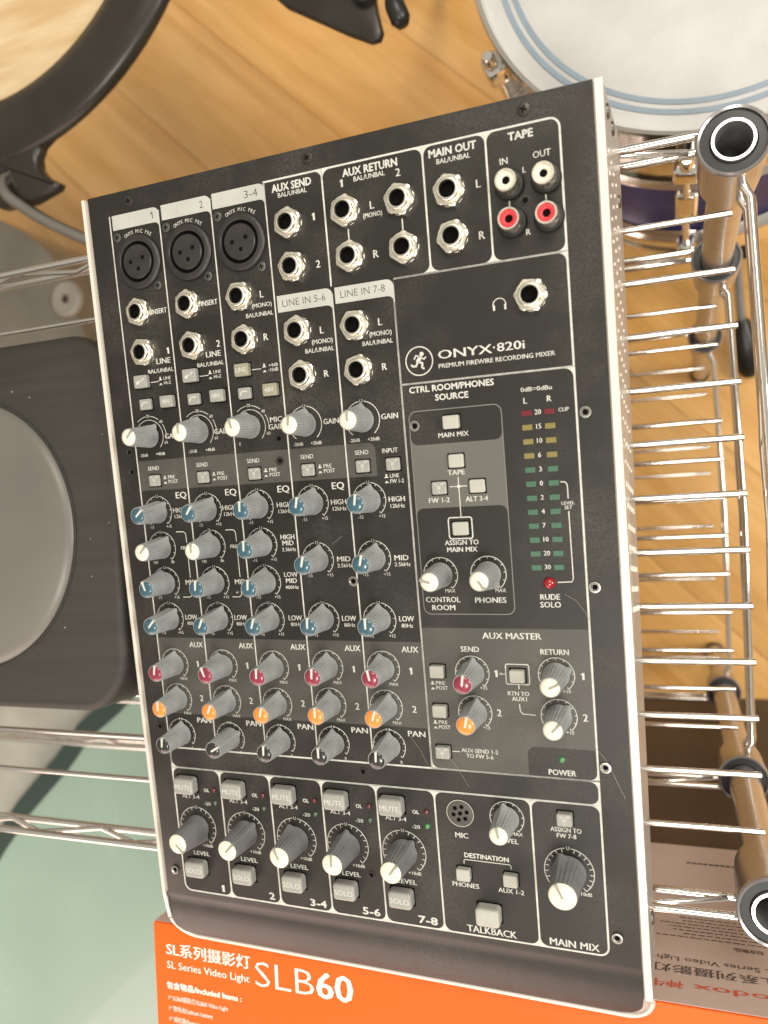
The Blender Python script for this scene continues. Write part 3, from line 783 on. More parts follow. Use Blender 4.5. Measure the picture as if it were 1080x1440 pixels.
knob(233.1, -337.6, 'white', -25, 'm'); dial(233.1, -337.6, 12.2, None, None, ticks=19, a=140, tl=2.0, gap=7)

# --- buttons -------------------------------------------------------------
BM = {}
def button(x, y, w_, d, h, col='button', sym=None, lab=None, txt_h=2.2):
    k = (w_, d, h, col)
    if k not in BM:
        b = MB(); big = w_ > 11
        b.add(*prism(rrect(-w_ / 2, w_ / 2, -d / 2, d / 2, 1.9 if big else .9, 4), -1.5, h + (1.2 if big else 0), 1.3 if big else .65))
        BM[k] = b.mesh("push_button", MT[col])
        s = MB(); s.add(*flat(rrect(-w_ / 2 - .55, w_ / 2 + .55, -d / 2 - .55, d / 2 + .55, .5, 3), 0.3)); BM[(k, 's')] = s.mesh("button_opening", MT['hole'])
    o = link("push_button", BM[k], mixer, at(x, y))
    link("button_opening", BM[(k, 's')], o)
    if lab: o['label'] = lab
    zz = h + .05 + (1.2 if w_ > 11 else 0)
    if sym:
        if sym not in BM:
            s = MB()
            if sym == 'fw':
                s.add(*annulus(0, .2, .45, .8, 0, 16))
                for t in (40, -40, 180): 
                    for q in (1.5, 2.1, 2.7)[: (3 if t == 180 else 2)]:
                        cx, cy = q * math.sin(math.radians(t)), .2 + q * math.cos(math.radians(t))
                        s.add(*flat([(cx + .24 * math.cos(a * PI / 4), cy + .24 * math.sin(a * PI / 4)) for a in range(8)], 0))
                s.add(*flat(rrect(1.6, 2.5, 1.7, 2.5, .2), 0)); s.add(*flat(rrect(-2.2, -1.7, 1.8, 2.3, .2), 0))
            elif sym == 'cut': s.add(*stroke([(-2.4, -1.2), (-1.6, .6), (-.9, 1), (2.2, 1)], .6, 0))
            elif sym == 'guitar':
                s.add(*stroke([(-2.6, -1.3), (2.6, 1.3)], .5, 0)); s.add(*flat(rrect(-2.6, -.7, -1.5, .1, .5), 0.01)); s.add(*flat(rrect(1.8, 2.9, 1.0, 1.7, .2), 0.01))
                s.add(*stroke([(-1.4, .9), (-.8, -.3)], .4, 0))
            else: text(s, sym, 0, -txt_h / 2, txt_h, 0, asp=1.0)
            BM[sym] = s.mesh("button_symbol", MT['legend'])
        link("button_symbol", BM[sym], o, (0, 0, zz))
for i in (0, 1):
    button(11 + 32.8 * i, -73.8, 9, 7.2, 3.2, sym='guitar')
for i in (0, 1, 2):
    button((11.8, 44.4, 76.8)[i], -86.7, 7.7, 6.2, 2.2, sym='cut'); button((26.9, 59.8, 92.8)[i], -86.3, 8.6, 6.6, 3.2, 'button_y' if i == 2 else 'button', sym='48V', txt_h=2.4)
button(76.9, -74.3, 8.8, 6.8, 3.2, 'button_y', sym='LINE', txt_h=2.3, lab="yellowed LINE push button")
for x in (11.7, 44.6, 77.5, 110, 141.4, 158): button(x, -130.1, 7.6, 6.4, 1.4, sym='fw')
button(190.3, -111.6, 8.2, 6.6, 3.2, 'button_w'); button(191.1, -130.6, 7.8, 6.6, 1.6, 'button_w')
button(181.4, -143.5, 7.6, 6.4, 1.6, sym='fw'); button(200.8, -143.5, 7.8, 6.5, 1.6, 'button_w')
button(190.8, -164.1, 8.2, 6.7, 1.8, 'button_w')
PR.add(*stroke(rrect(184.6, 196.6, -169.2, -158.6, 1.2) + [rrect(184.6, 196.6, -169.2, -158.6, 1.2)[0]], .6, Z))
PR.add(*stroke(rrect(208.2, 219.8, -242.7, -232.5, 1) + [rrect(208.2, 219.8, -242.7, -232.5, 1)[0]], .5, Z))
button(173.1, -237, 7.6, 6.4, 3.4, 'button_w'); button(172.9, -257.8, 7.6, 6.4, 3.4, 'button_w'); button(172.8, -279.7, 7.6, 6.4, 3.4, sym='fw'); button(214.2, -238, 7.6, 6.4, 3.2, 'button_w')
for i in range(5):
    x = (11.8, 44.7, 77.6, 110, 142.8)[i]
    button(x - 1.2, -311.4, 13.6, 9.6, 4.6, sym='MUTE', txt_h=3.0); button(x, -363.2, 13.2, 9.6, 4.6, sym='SOLO', txt_h=3.0)
button(178.8, -345.2, 7.4, 6.6, 3.6, 'button_w'); button(203.6, -345.2, 7.4, 6.6, 3.6, 'button_w')
button(190.8, -365.4, 12.6, 9.8, 5.2, 'button_w', lab="wide pale talkback button"); button(232.8, -309.6, 7.6, 6.6, 3.6, sym='fw')

# --- quarter-inch jacks --------------------------------------------------
jn = MB()
jn.add(*lathe([(7.2, 0.1), (7.2, .5), (6, .9)], 36, cap1=False))
hexp = [(7.7 * math.cos(PI / 3 * k + .35), 7.7 * math.sin(PI / 3 * k + .35)) for k in range(6)]
def hexmod(a, r, z):
    d = ((a - .35) % (PI / 3)) - PI / 6
    rr = 7.05 / math.cos(d)
    return min(rr, r)
jn.add(*lathe([(8.1, .3), (8.1, 2.5), (7.8, 3.1), (7.0, 3.45), (5.3, 3.45)], 72, cap1=False, mod=hexmod))
jmesh = jn.mesh("jack_nut", MT['nickel'], 28)
js = MB(); js.add(*lathe([(5.6, 2.6), (5.6, 5.0), (5.35, 5.7), (4.9, 6.0), (4.1, 5.9), (3.85, 5.4), (3.85, 0.5)], 40, cap1=False)); smesh = js.mesh("jack_bushing", MT['nickel'], 50)
jh = MB(); jh.add(*lathe([(3.88, 4.6), (3.7, .4)], 24, cap1=True)); jh.add(*flat([(3.85 * math.cos(k * PI / 12), 3.85 * math.sin(k * PI / 12)) for k in range(24)], 2.2)); hmesh = jh.mesh("jack_opening", MT['hole'])
jacks = [(14.3, -35.5), (47.1, -35.6), (79.7, -36.1), (80.1, -58.6), (14.3, -57.7), (47.2, -57.9), (112.2, -3.8), (112.4, -25.7), (144.1, -3.5), (172.9, -3.3), (144.8, -25.6), (173.3, -26),
         (197.8, -3.8), (198, -25), (111.9, -58), (112.4, -80.8), (144.2, -59.4), (144.2, -81.5), (232.8, -57)]
for x, y in jacks:
    o = link("jack_socket", smesh, mixer, at(x, y)); 
    link("jack_nut", jmesh, o, rz=random.random() * 1.0); link("jack_opening", hmesh, o)
# --- XLR sockets ---------------------------------------------------------
xm = MB(); xm.add(*lathe([(14.7, .1), (14.7, 1.2), (14.0, 2.0), (13.0, 2.2), (11.4, 2.2), (11.1, 1.9), (11.1, -.0)], 64, cap1=False)); xme = xm.mesh("microphone_socket", MT['socket'], 40)
xi = MB(); xi.add(*lathe([(9.3, .3), (9.3, 1.8), (8.9, 2.2)], 48)); xie = xi.mesh("socket_insert", MT['socket'], 40)
xg = MB(); xg.add(*annulus(0, 0, 9.2, 11.2, .32)); xge = xg.mesh("socket_groove", MT['hole'])
xh = MB()
for px, py in ((-4.2, .2), (4.0, 1.7), (.6, -4.0)): xh.add(*flat([(px + 1.2 * math.cos(k * PI / 8), py + 1.2 * math.sin(k * PI / 8)) for k in range(16)], 2.25))
xhe = xh.mesh("pin_holes", MT['hole'])
def screw(x, y, r, m, parent=mixer, z=0, name="screw", recess=False):
    b = MB()
    if recess:
        b.add(*lathe([(r, .1), (r * .95, .55), (r * .7, .6), (r * .55, .1)], 20)); me = b.mesh(name, m, 40)
    else:
        b.add(*lathe([(r, .1), (r * .95, .5), (r * .6, .8)], 20)); me = b.mesh(name, m, 40)
    o = link(name, me, mixer, at(x, y, z))
    c = MB(); zc = .82 if not recess else .15
    if recess: c.add(*flat([(r * .5 * math.cos(k * PI / 6), r * .5 * math.sin(k * PI / 6)) for k in range(12)], zc))
    else: c.add(*flat(rrect(-r * .55, r * .55, -r * .12, r * .12), zc)); c.add(*flat(rrect(-r * .12, r * .12, -r * .55, r * .55), zc + .01))
    link("screw_recess", c.mesh("screw_recess", MT['hole']), o, rz=random.random() * 1.5)
for i in range(3):
    x, y = (17.2, 50.1, 83.0)[i], -8.3
    fl = MB(); fl.add(*prism(rrect(-14.6, 13.4, -16.5, 16.5, 3), .05, .14)); 
    o = link("microphone_socket", xme, mixer, at(x, y)); link("socket_insert", xie, o, (0, 0, 0)); link("socket_groove", xge, o); link("pin_holes", xhe, o)
    screw(x - 12.6, y + 15.1, 2.6, MT['steel'], z=.1); screw(x + 10.9, y - 14.3, 2.6, MT['steel'], z=.1)
# --- phono sockets -------------------------------------------------------
rb = MB(); rb.add(*lathe([(6.9, .1), (6.9, 1.6), (6.4, 2.2), (5.2, 2.3), (4.6, 3)], 32)); rbe = rb.mesh("phono_base", MT['dark'], 40)
rs = MB(); rs.add(*lathe([(5.1, 2.2), (5.1, 9.6), (4.85, 10.1), (4.1, 10.1), (3.9, 9.2)], 32, cap1=False)); rse = rs.mesh("phono_barrel", MT['nickel'], 50)
for x, y, c in ((226.2, -6.4, 'rca_w'), (243, -6.6, 'rca_w'), (226.4, -23.2, 'rca_r'), (243.3, -23.6, 'rca_r')):
    o = link("phono_base", rbe, mixer, at(x, y)); o['label'] = ("white" if c == 'rca_w' else "red") + " phono socket"
    link("phono_barrel", rse, o)
    k_ = MB(); k_.add(*lathe([(4.0, 9.2), (3.5, 9.4), (2.3, 9.4), (1.8, 9.0), (1.8, 7)], 28, cap1=False)); link("phono_insulator", k_.mesh("phono_insulator", MT[c], 50), o)
    k_ = MB(); k_.add(*flat([(1.9 * math.cos(t * PI / 8), 1.9 * math.sin(t * PI / 8)) for t in range(16)], 8.2)); link("phono_hole", k_.mesh("phono_hole", MT['hole']), o)
# --- screws --------------------------------------------------------------
for x, y in ((14.7, 25), (125.5, 26), (234.6, 25.2)): screw(x, y, 3.0, MT['screwbl'])
for x, y in ((232.7, -14.3), (-4.3, -112.8), (-4.2, -124.3), (94.2, -112.3), (93.5, -124.2), (125.8, -294.7), (125.3, -353.7), (-5, -277)): screw(x, y, 2.4, MT['screwbl'], recess=True)
for x, y in ((171, -112), (254, -112.4), (253.6, -194.2), (253.6, -282.3), (254.4, -369.2), (-5.9, -367.8), (130.2, -190)): screw(x, y, 2.8, MT['screwst'], recess=True, z=.25)
# --- level meter and lamps ----------------------------------------------
lm = {}
for c in ('led_r', 'led_y', 'led_g'):
    b = MB(); b.add(*prism(rrect(-2.4, 2.4, -1.3, 1.3, .2, 2), .05, .55, .15)); lm[c] = b.mesh("meter_light", MT[c])
for i in range(12):
    for x in (226.9, 237.6):
        c = 'led_r' if i == 0 else 'led_y' if i < 4 else 'led_g'
        o = link("meter_light", lm[c], mixer, at(x, -110.6 - 6.71 * i)); o['label'] = {'led_r': "red", 'led_y': "amber", 'led_g': "green"}[c] + " meter light"
def lens(x, y, r, m, lab, h=1.0):
    b = MB(); b.add(*lathe([(r, .1), (r, .5 * h), (r * .85, .5 * h + r * .35), (r * .5, .5 * h + r * .62), (r * .15, .5 * h + r * .7)], 24))
    o = link("indicator_light", b.mesh("indicator_light", m, 180), mixer, at(x, y)); o['label'] = lab
lens(232.6, -192, 2.9, MT['lens_r'], "large red solo lamp", 1.6); lens(233.1, -279.8, 1.6, MT['lens_g'], "green power lamp")
for i, o in enumerate((0, 32.9, 65.8, 98.9, 131.7)):
    lens(28.8 + o, -313.9, 1.5, MT['lens_m'], "dark red overload lamp"); lens(28.6 + o, -321.8, 1.5, MT['lens_g'] if i == 4 else MT['lens_d'], "green signal lamp")
# --- talkback microphone grille -----------------------------------------
tm = PB(); tm.add(*lathe([(7.1, .1), (7.1, .45), (6.6, .6)], 40, 179, -312.7)); tmo = tm.build("talkback_grille", MT['band'], smooth=40)
th = PB()
for k_ in range(7):
    r = 0 if k_ == 6 else 3.7; a = k_ * PI / 3 + .25
    th.add(*flat([(179 + r * math.cos(a) + 1.15 * math.cos(t * PI / 8), -312.7 + r * math.sin(a) + 1.15 * math.sin(t * PI / 8)) for t in range(16)], .66))
th.build("grille_holes", MT['hole'], parent=tmo)
PR.add(*annulus(179, -312.7, 7.0, 7.3, Z + .4))

sr = PB()
for p, w_ in (([(249, -272), (253.5, -277.5), (257, -285), (262, -297)], .16), ([(239.5, -197.5), (244.5, -200.5), (248.5, -206), (250.5, -211)], .13), ([(176, -283.5), (180.5, -290), (185, -298)], .14),
              ([(154, -272), (160, -280), (163.5, -288)], .12), ([(37, -346), (41, -349.5)], .15), ([(120, -170), (126, -166)], .12), ([(58, -196), (59.5, -195.2)], .9), ([(186.8, -277.9), (189.5, -278.8)], .35)):
    sr.add(*stroke(p, w_, .42))
sr.build("scratches", MT['scratch'], parent=faceplate)['kind'] = 'stuff'
for b, nm, m in ((white, "frame_lines", 'print'), (blk, "black_fields", 'panel'), (gline, "grey_outline", 'outline'), (lite, "source_field", 'band2'),
                 (ink, "tab_lettering", 'ink'), (PR, "lettering", 'print')):
    b.build(nm, MT[m], parent=faceplate)

# =================================================================== WIRE RACK (world millimetres)
rack = thing("wire_rack", "chrome wire shelving rack with three open shelves, carrying the mixer", "shelving rack", (325, -170, -790))
RB = (325, -170, -790)
def rl(v): return [(x - RB[0], y - RB[1], z - RB[2]) for x, y, z in v]
XR, XL = 325, -575
YR, YFR = 18, -357
post_prof = [(10.6, -790), (10.6, -50), (10.2, -48.6), (8.6, -48.6), (8.4, -50), (8.4, -80)]
grooves = [(10.6, -790)]
z = -780
while z < -56:
    grooves += [(10.6, z - .5), (10.6, z), (10.42, z + .6), (10.6, z + 1.2), (10.6, z + 1.7)]; z += 25.4
grooves += [(10.6, -57), (10.3, -55.6), (8.9, -55.6), (8.5, -57), (8.3, -90)]
for x in (XR, XL):
    for y in (YR, YFR):
        m = MB(); m.add(rl(lathe(grooves, 28, x, y, cap1=False)[0]), lathe(grooves, 28, x, y, cap1=False)[1])
        p = m.build("post", MT['chrome2'], rack, 40)
        m = MB(); v, f = lathe([(8.4, -88)], 20, x, y); m.add(rl(v), f); m.build("post_bore", MT['rubber'], p)
        m = MB(); v, f = lathe([(12, -790), (13, -786), (12, -778), (10.7, -775)], 20, x, y, cap1=False); m.add(rl(v), f); m.build("foot", MT['dark'], p, 40)
def zig(a, b, zt, zb, pitch):
    """zigzag brace between an upper and lower wire"""
    a = Vector(a); b = Vector(b); L = (b - a).length; n_ = max(2, round(L / pitch)); out = []
    for i in range(n_ + 1):
        q = a + (b - a) * i / n_; out.append((q.x, q.y, zt if i % 2 == 0 else zb))
    return out
wire_me = MB(); wire_me.add(*tube([(-885 / 2 - 8, 0, 0), (885 / 2 + 6, 0, 0)], 1.75, 8)); wire_mesh = wire_me.mesh("wire", MT['chrome'], 60)
for zl in (-74, -272, -555):
    m = MB(); first = True
    m.v = []
    def ad(v, f): m.add(rl(v), f)
    for y in (31, -369):
        for z_ in (zl, zl - 21): ad(*tube([(XL + 12, y, z_), (XR - 12, y, z_)], 2.45, 10))
        ad(*tube(zig((XL + 16, y, 0), (XR - 20, y, 0), zl - 2, zl - 19, 42), 2.0, 6))
    for x, s in ((XR + 8, 1), (XL - 8, -1)):
        for z_ in (zl - 3, zl - 22): ad(*tube([(x - s * 6, YR - 10, z_), (x, YR - 22, z_), (x + s * 3, -170, z_), (x, YFR + 22, z_), (x - s * 6, YFR + 10, z_)], 2.45, 10))
        ad(*tube(zig((x + s, YR - 24, 0), (x + s, YFR + 24, 0), zl - 5, zl - 20, 42), 2.0, 6))
    sh = m.build("shelf", MT['chrome'], rack, 60)
    for k_ in range(12):
        y = -12 - 28.35 * k_
        link("wire", wire_mesh, sh, (-125 - RB[0], y - RB[1], zl + 1.5 - RB[2]))
    for x in (XR, XL):
        for y in (YR, YFR):
            m = MB(); v, f = lathe([(15.2, zl - 34), (16.2, zl - 20), (16.6, zl + 12), (17.4, zl + 15), (17.4, zl + 17), (16.6, zl + 18), (15.6, zl + 17.4), (15.4, zl + 10)], 36, x, y, cap1=False)
            m.add(rl(v), f); m.build("collar", MT['chrome2'], sh, 40)
            m = MB(); v, f = lathe([(15.5, zl + 14), (15.3, zl + 16), (11.2, zl + 16.4), (10.7, zl + 13)], 32, x, y, cap1=False); m.add(rl(v), f); m.build("sleeve", MT['rubber'], sh, 40)

# =================================================================== PRACTICE PAD on the shelf, left
pad = thing("practice_pad", "black rounded square pad with a large grey disc, on the shelf beside the mixer", "practice pad", (-147, -151, -72))
m = MB()
o_ = rrect(-121, 121, -117, 117, 34, 10)
m.add(*prism(o_, 0, 46, 5)); m.build("pad_base", MT['pad'], pad, 50)
m = MB(); m.add(*lathe([(88, 44), (87, 46.6), (82, 49), (70, 51.6), (50, 54.5), (25, 56.6), (5, 57)], 96, 0, -4)); m.build("pad_disc", MT['disc'], pad, 60)
m = MB(); m.add(*lathe([(89.6, 45.9), (89.6, 46.6), (88.2, 47.0), (87.4, 46.4)], 96, 0, -4, cap1=False)); m.build("disc_rim", MT['pad'], pad, 60)
m = MB(); random.seed(21)
for k_ in range(46):
    x_, y_ = random.uniform(-110, 116), random.uniform(-108, 108)
    if math.hypot(x_, y_ + 4) < 92: continue
    q_ = random.uniform(.15, .55); m.add(*flat([(x_ + q_ * math.cos(t * PI / 3), y_ + q_ * .7 * math.sin(t * PI / 3)) for t in range(6)], 46.2))
m.build("dust_specks", MT['slot'], pad)['kind'] = 'stuff'

# =================================================================== LIGHT BOX, stack in front of the rack
bz = -68.0; by = -415.0
bx_ = thing("product_box", "orange topped cardboard box of a video light with white lettering, in front of the rack", "box", (160, -560, -272))
def bl(v): return [(x - 160, y + 560, z + 272) for x, y, z in v]
m = MB(); v, f = prism(rrect(-47, 430, -760, by, 1.5, 2), bz - 204, bz - 1.4, 0); m.add(bl(v), f); m.build("box_wall", MT['greybox'], bx_)
m = MB(); v, f = prism(rrect(-46.6, 429.6, -759.6, by - .4, 1.5, 2), bz - 1.4, bz, .5); m.add(bl(v), f); bt = m.build("box_top", MT['orangebox'], bx_)
tp = MB(); z = bz + .15
textlr(tp, "SL系列摄影灯", -37, 25.5, -435.2, 6.4, z, 1)
textlr(tp, "SL Series Video Light", -37, 24.5, -444.3, 4.6, z, 0)
textlr(tp, "SLB", 29, 69.5, -445.5, 15.5, z, -1); textlr(tp, "60", 71.5, 95, -445.6, 15.5, z, 1)
textlr(tp, "包含物品/Included Items :", -38, 18, -457.3, 3.4, z, 2)
for i, s in enumerate(("1* SLB60摄影灯/SLB60 Video Light", "1* 锂电池/Lithium battery", "1* 遥控器/Remote control", "1* 电源线/Power cord")):
    text(tp, s, -37, -465 - 6.9 * i, 2.7, z, bold=0, align='l', asp=.8)
tp.v = bl(tp.v); tp.build("box_lettering", MT['boxprint'], bt)
Tn = Matrix(((-1, 0, 0, 0), (0, 0, 1, by + .15), (0, 1, 0, 0), (0, 0, 0, 1)))
t1 = MB(); t2 = MB(); t3 = MB()
def nt_(mb, s, xa, xb, zb, h, b=1): text(mb, s, -xa, zb, h, 0, width=xa - xb, bold=b, align='l', T=Tn)
nt_(t1, "Godox", 336, 286, -88.6, 5.6, 1); nt_(t1, "神牛", 281, 263, -88.6, 5.2, 1)
nt_(t2, "SL系列摄影灯", 330, 264, -104.5, 6.2, 1); nt_(t2, "SL Series Video Light", 330, 264, -113.6, 4.6, 0)
nt_(t2, "包含物品:", 324, 308, -131.5, 3.0, 1)
random.seed(3)
for i in range(9):     # rows of small illegible print
    zz = -137.5 - 3.9 * i; x = 326
    while x > (268 + (i * 13) % 17):
        L_ = random.uniform(1.0, 4.0)
        t3.add(*[[(Tn @ Vector((-x + a, zz + b, 0)))[:] for a, b in ((0, 0), (L_, 0), (L_, 1.0), (0, 1.0))], [(0, 1, 2, 3)]]); x -= L_ + random.uniform(.5, 1.3)
for i in range(9):
    x = 316 - i * 3.7
    t3.add(*[[(Tn @ Vector((-x + a, -243 + b, 0)))[:] for a, b in ((0, 0), (2.9, 0), (2.9, 2.6), (0, 2.6))], [(0, 1, 2, 3)]])
t1.v = bl(t1.v); t1.build("side_lettering", MT['boxred'], bx_); t2.v = bl(t2.v); t2.build("side_lettering", MT['boxink'], bx_); t3.v = bl(t3.v); t3.build("fine_print", MT['boxink'], bx_)['kind'] = 'stuff'
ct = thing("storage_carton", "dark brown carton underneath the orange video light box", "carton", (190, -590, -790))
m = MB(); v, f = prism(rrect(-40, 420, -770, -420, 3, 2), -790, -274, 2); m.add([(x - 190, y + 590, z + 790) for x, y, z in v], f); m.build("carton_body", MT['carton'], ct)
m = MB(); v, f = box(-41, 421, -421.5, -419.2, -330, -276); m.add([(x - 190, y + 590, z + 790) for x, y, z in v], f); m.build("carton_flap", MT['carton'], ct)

# =================================================================== GREEN CASE and PALE CASE, lower left
gc = thing("green_case", "pale green storage case with a dark curved trim, on the floor below the pad", "storage case", (-350, -650, -790))
def gl(v): return [(x + 350, y + 650, z + 790) for x, y, z in v]
strip = [(-345, -338), (-392, -379), (-439, -413), (-476, -455), (-545, -520), (-592, -574), (-680, -690)]
poly = [(-62, -1100), (-62, -345), (-345, -338)] + strip[1:] + [(-760, -1100)]
m = MB(); v, f = prism(list(reversed(poly)), -790, -452, 2); m.add(gl(v), f); m.build("case_body", MT['green'], gc)
m = MB(); pts = strip; v = []; f = []
for i, p_ in enumerate(pts):
    a = Vector(pts[max(0, i - 1)]); b_ = Vector(pts[min(len(pts) - 1, i + 1)]); d = (b_ - a).normalized(); nn = Vector((-d.y, d.x))
    for off, z_ in ((14, -790), (14, -448), (-10, -448), (-10, -456)): v.append((p_[0] - nn.x * off, p_[1] - nn.y * off, z_))
for i in range(len(pts) - 1):
    for k_ in range(3): a = 4 * i + k_; f.append((a, a + 1, a + 5, a + 4))
m.add(gl(v), f); m.build("case_trim", MT['greentrim'], gc)
pc = thing("pale_box", "pale grey glossy box lying beside the green case at the left", "box", (-700, -480, -790))
m = MB(); v, f = prism([(-405, -372), (-700, -330), (-1050, -380), (-1100, -900), (-720, -720), (-600, -560), (-490, -450)], -790, -470, 3); m.add([(x + 700, y + 480, z + 790) for x, y, z in v], f); m.build("box_lid", MT['pale'], pc, 30)

# =================================================================== TAUPE CASE with round button, upper left
tcse = thing("taupe_case", "glossy taupe case with a pale round disc, behind the rack at the left edge", "case", (-640, 180, -790))
m = MB(); v, f = prism([(-480, 95), (-505, 130), (-540, 215), (-565, 262), (-610, 300), (-700, 350), (-1000, 420), (-1000, 60)], -790, -560, 4); m.add([(x + 640, y - 180, z + 790) for x, y, z in v], f); tb = m.build("case_body", MT['greycase'], tcse, 30)
m = MB(); v, f = lathe([(26, -560), (26, -553), (23, -550), (6, -550), (5, -554)], 36, -531, 186); m.add([(x + 640, y - 180, z + 790) for x, y, z in v], f); m.build("round_disc", MT['knobdisc'], tcse, 40)
m = MB(); v, f = lathe([(6, -549.6)], 16, -529, 184); m.add([(x + 640, y - 180, z + 790) for x, y, z in v], f); m.build("disc_hole", MT['carton'], tcse)

# =================================================================== HAND DRUM with black rim, top left
hd = thing("hand_drum", "large drum with tan skin and thick black rim, upper left beside the mixer", "drum", (-339, 482, -790))
m = MB()
m.add(*lathe([(90, 462), (150, 474), (200, 502), (238, 524), (260, 535), (266, 541), (267, 546), (262, 552), (248, 556), (225, 557), (208, 552), (199, 541), (197, 532)], 96, cap1=False)); rimo = m.build("drum_rim", MT['rim'], hd, 60)
m = MB(); m.add(*lathe([(198, 531), (150, 532.5), (60, 533), (5, 533)], 96)); m.build("drum_skin", MT['skin'], hd, 60)
tabp = [(-238, 247), (-262, 233), (-276, 224), (-281, 214), (-280, 203), (-273, 194), (-263, 188), (-256, 184), (-259, 179), (-290, 171), (-330, 172), (-370, 190), (-380, 240), (-300, 262)]
tabp = [(x + 339, y - 482) for x, y in tabp]
if sum(tabp[i - 1][0] * tabp[i][1] - tabp[i][0] * tabp[i - 1][1] for i in range(len(tabp))) < 0: tabp.reverse()
for ax_, ay_ in ((-760, 640), (-880, 250), (-250, 900)):
    m = MB(); m.add(*tube([(ax_ * .08, ay_ * .08, 468), (ax_, ay_, 2)], 9, 12)); m.build("stand_leg", MT['chrome2'], hd, 60)
m = MB(); m.add(*prism(tabp, 536, 548, 5)); m.build("leg_bracket", MT['rim'], hd, 50)
def smooth_path(p, k=6):
    out = []
    P = [Vector(q) for q in p]
    for i in range(len(P) - 1):
        a = P[max(0, i - 1)]; b = P[i]; c = P[i + 1]; d = P[min(len(P) - 1, i + 2)]
        for j in range(k):
            t = j / k
            out.append(tuple(.5 * ((2 * b) + (c - a) * t + (2 * a - 5 * b + 4 * c - d) * t * t + (3 * b - a - 3 * c + d) * t ** 3)))
    out.append(tuple(P[-1])); return out
leg = smooth_path([(-318, 207, -250), (-320, 196, -240), (-314, 181, -236), (-300, 168, -240), (-268, 146, -246), (-215, 118, -262), (-150, 92, -330), (-110, 75, -480), (-90, 70, -785)])
m = MB(); m.add([(x + 339, y - 482, z + 790) for x, y, z in tube(leg, 6.2, 14)[0]], tube(leg, 6.2, 14)[1]); m.build("chrome_leg", MT['chromed'], hd, 60)
# =================================================================== SNARE DRUM, upper right
DX, DY = 334, 273
sd = thing("snare_drum", "chrome hooped blue drum with white head and two pale blue rings, behind the post", "drum", (DX, DY, -790))
m = MB(); m.add(*lathe([(166, 282), (166, 536)], 96, cap1=False)); m.build("drum_shell", MT['blueshell'], sd, 60)
m = MB(); m.add(*lathe([(169, 549), (160, 550), (80, 550.6), (5, 550.6)], 96)); hdm = m.build("drum_head", MT['head'], sd, 60)
for r in (153.8, 146.6):
    m = MB(); m.add(*annulus(0, 0, r - 1.9, r + 1.9, 550.75, 96)); m.build("head_ring", MT['ring'], hdm)
m = MB(); m.add(*lathe([(167, 455), (171, 456), (175, 459), (177, 463), (172, 468), (171.5, 552), (175, 557), (174, 559.5), (170.5, 558), (168.5, 549)], 96, cap1=False)); m.build("top_hoop", MT['chrome'], sd, 40)
m = MB(); m.add(*lathe([(167, 330), (172, 328), (176, 324), (173, 320), (172, 300), (174, 294), (177, 290), (177, 286), (170, 284), (160, 280), (150, 278)], 96, cap1=False)); m.build("bottom_hoop", MT['chrome'], sd, 40)
for a in (-98, -68, -128, -158, 172, -38):
    t = math.radians(a)
    T = Matrix.Rotation(t, 4, 'Z')
    m = MB(); m.add(*prism(rrect(166, 182, -9, 9, 4, 4), 400, 458, 3), T); m.add(*tube([tuple(T @ Vector((179, 0, 330))), tuple(T @ Vector((179, 0, 530)))], 3, 10))
    m.add(*prism(rrect(170, 188, -10, 10, 4, 4), 505, 523, 3), T); m.add(*lathe([(5.5, 520), (5.5, 534), (4, 536)], 12, 181 * math.cos(t), 181 * math.sin(t)))
    m.add(*prism(rrect(170, 186, -8, 8, 3, 3), 312, 330, 3), T)
    m.build("tension_lug", MT['chrome'], sd, 40)
# stand leg with rubber foot seen right of the post
st = thing("drum_stand", "chrome drum stand leg with a black rubber foot, right of the rear post", "stand", (380, 100, -790))
pth = smooth_path([(372, 260, -420), (368, 230, -560), (371, 150, -690), (378, 60, -760)])
m = MB(); m.add([(x - 380, y - 100, z + 790) for x, y, z in tube(pth, 6, 10)[0]], tube(pth, 6, 10)[1]); m.build("stand_leg", MT['chrome2'], st, 60)
m = MB(); v, f = tube([(372, 200, -600), (376, 160, -620), (378, 125, -640)], [9, 13, 10], 14); m.add([(x - 380, y - 100, z + 790) for x, y, z in v], f); m.build("clamp_block", MT['dark'], st, 60)
m = MB(); v, f = tube([(378, 74, -745), (381, 50, -758), (383, 20, -772), (384, 8, -780)], [8, 17, 17, 8], 16); m.add([(x - 380, y - 100, z + 790) for x, y, z in v], f); m.build("rubber_foot", MT['dark'], st, 60)

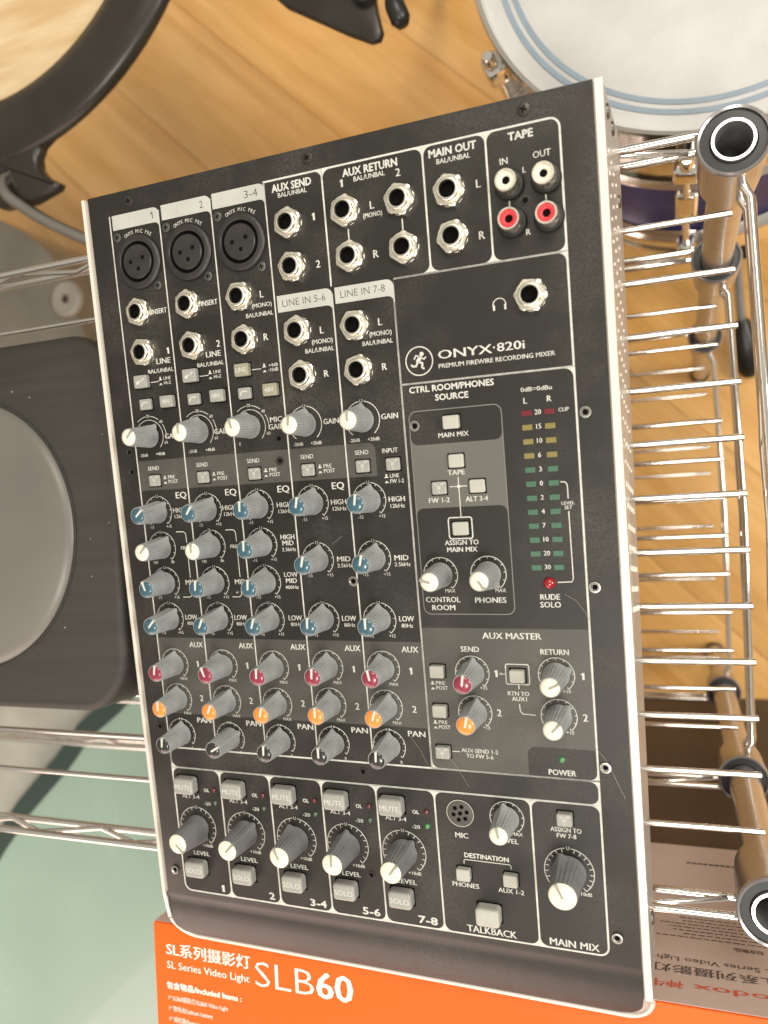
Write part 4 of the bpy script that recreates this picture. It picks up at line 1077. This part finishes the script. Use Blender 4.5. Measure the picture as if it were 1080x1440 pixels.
# tripod foot at the top edge
pf_ = thing("pedal_bracket", "black metal bracket with a rubber tipped rod, at the upper edge between the drums", "bracket", (40, 330, -790))
pl = [(-30, 318), (-12, 298), (46, 258), (66, 246), (74, 246), (77, 252), (74, 268), (66, 330), (0, 360)]
m = MB(); m.add(*prism([(x - 40, y - 330) for x, y in pl] if sum(pl[i - 1][0] * pl[i][1] - pl[i][0] * pl[i - 1][1] for i in range(len(pl))) > 0 else [(x - 40, y - 330) for x, y in reversed(pl)], 524, 531, 2)); m.build("bracket_plate", MT['rim'], pf_, 50)
m = MB(); m.add(*tube([(40, -16, 535), (46, -46, 533), (49, -58, 532)], [6.5, 6.5, 6.5], 14)); m.build("rod", MT['chrome2'], pf_, 60)
m = MB(); m.add(*tube([(48, -56, 532), (50, -61, 532), (54, -73, 530), (56, -78, 529)], [7, 8.5, 8.5, 5], 16)); m.build("rubber_tip", MT['dark'], pf_, 60)
m = MB(); m.add(*lathe([(14, 530), (14, 538), (11, 541)], 20, 26, -40)); m.build("pivot_bolt", MT['screwbl'], pf_, 40)
m = MB(); m.add(*tube([(-10, 40, 515), (-40, 330, 8)], 9, 12)); m.build("stem", MT['rim'], pf_, 60)

# =================================================================== FLOOR
fl = MB(); fl.add([(-2600, -2600, -812), (2400, -2600, -812), (2400, 2600, -812), (-2600, 2600, -812)], [(0, 1, 2, 3)])
floor = fl.build("floor", MT['subfloor']); floor['kind'] = 'structure'
PW = 175.0; PLN = 3800.0
bm_ = MB(); bm_.add(*prism(rrect(-PLN / 2 + .5, PLN / 2 - .5, -PW / 2 + .35, PW / 2 - .35, 0), -20, 0, .35)); plank = bm_.mesh("floorboard", MT['wood'])
ang = math.radians(-45)
u = Vector((math.cos(ang), math.sin(ang))); nv = Vector((1, 1)).normalized()
random.seed(11); cnt = 0
for r in range(-9, 8):
    off = random.uniform(-120, 120)
    for k_ in (0,):
        c = nv * (14.5 + PW * (r + .5)) + u * (k_ * PLN + off)
        link("floorboard", plank, floor, (c.x, c.y, -790), ang); cnt += 1
print("boards", cnt)
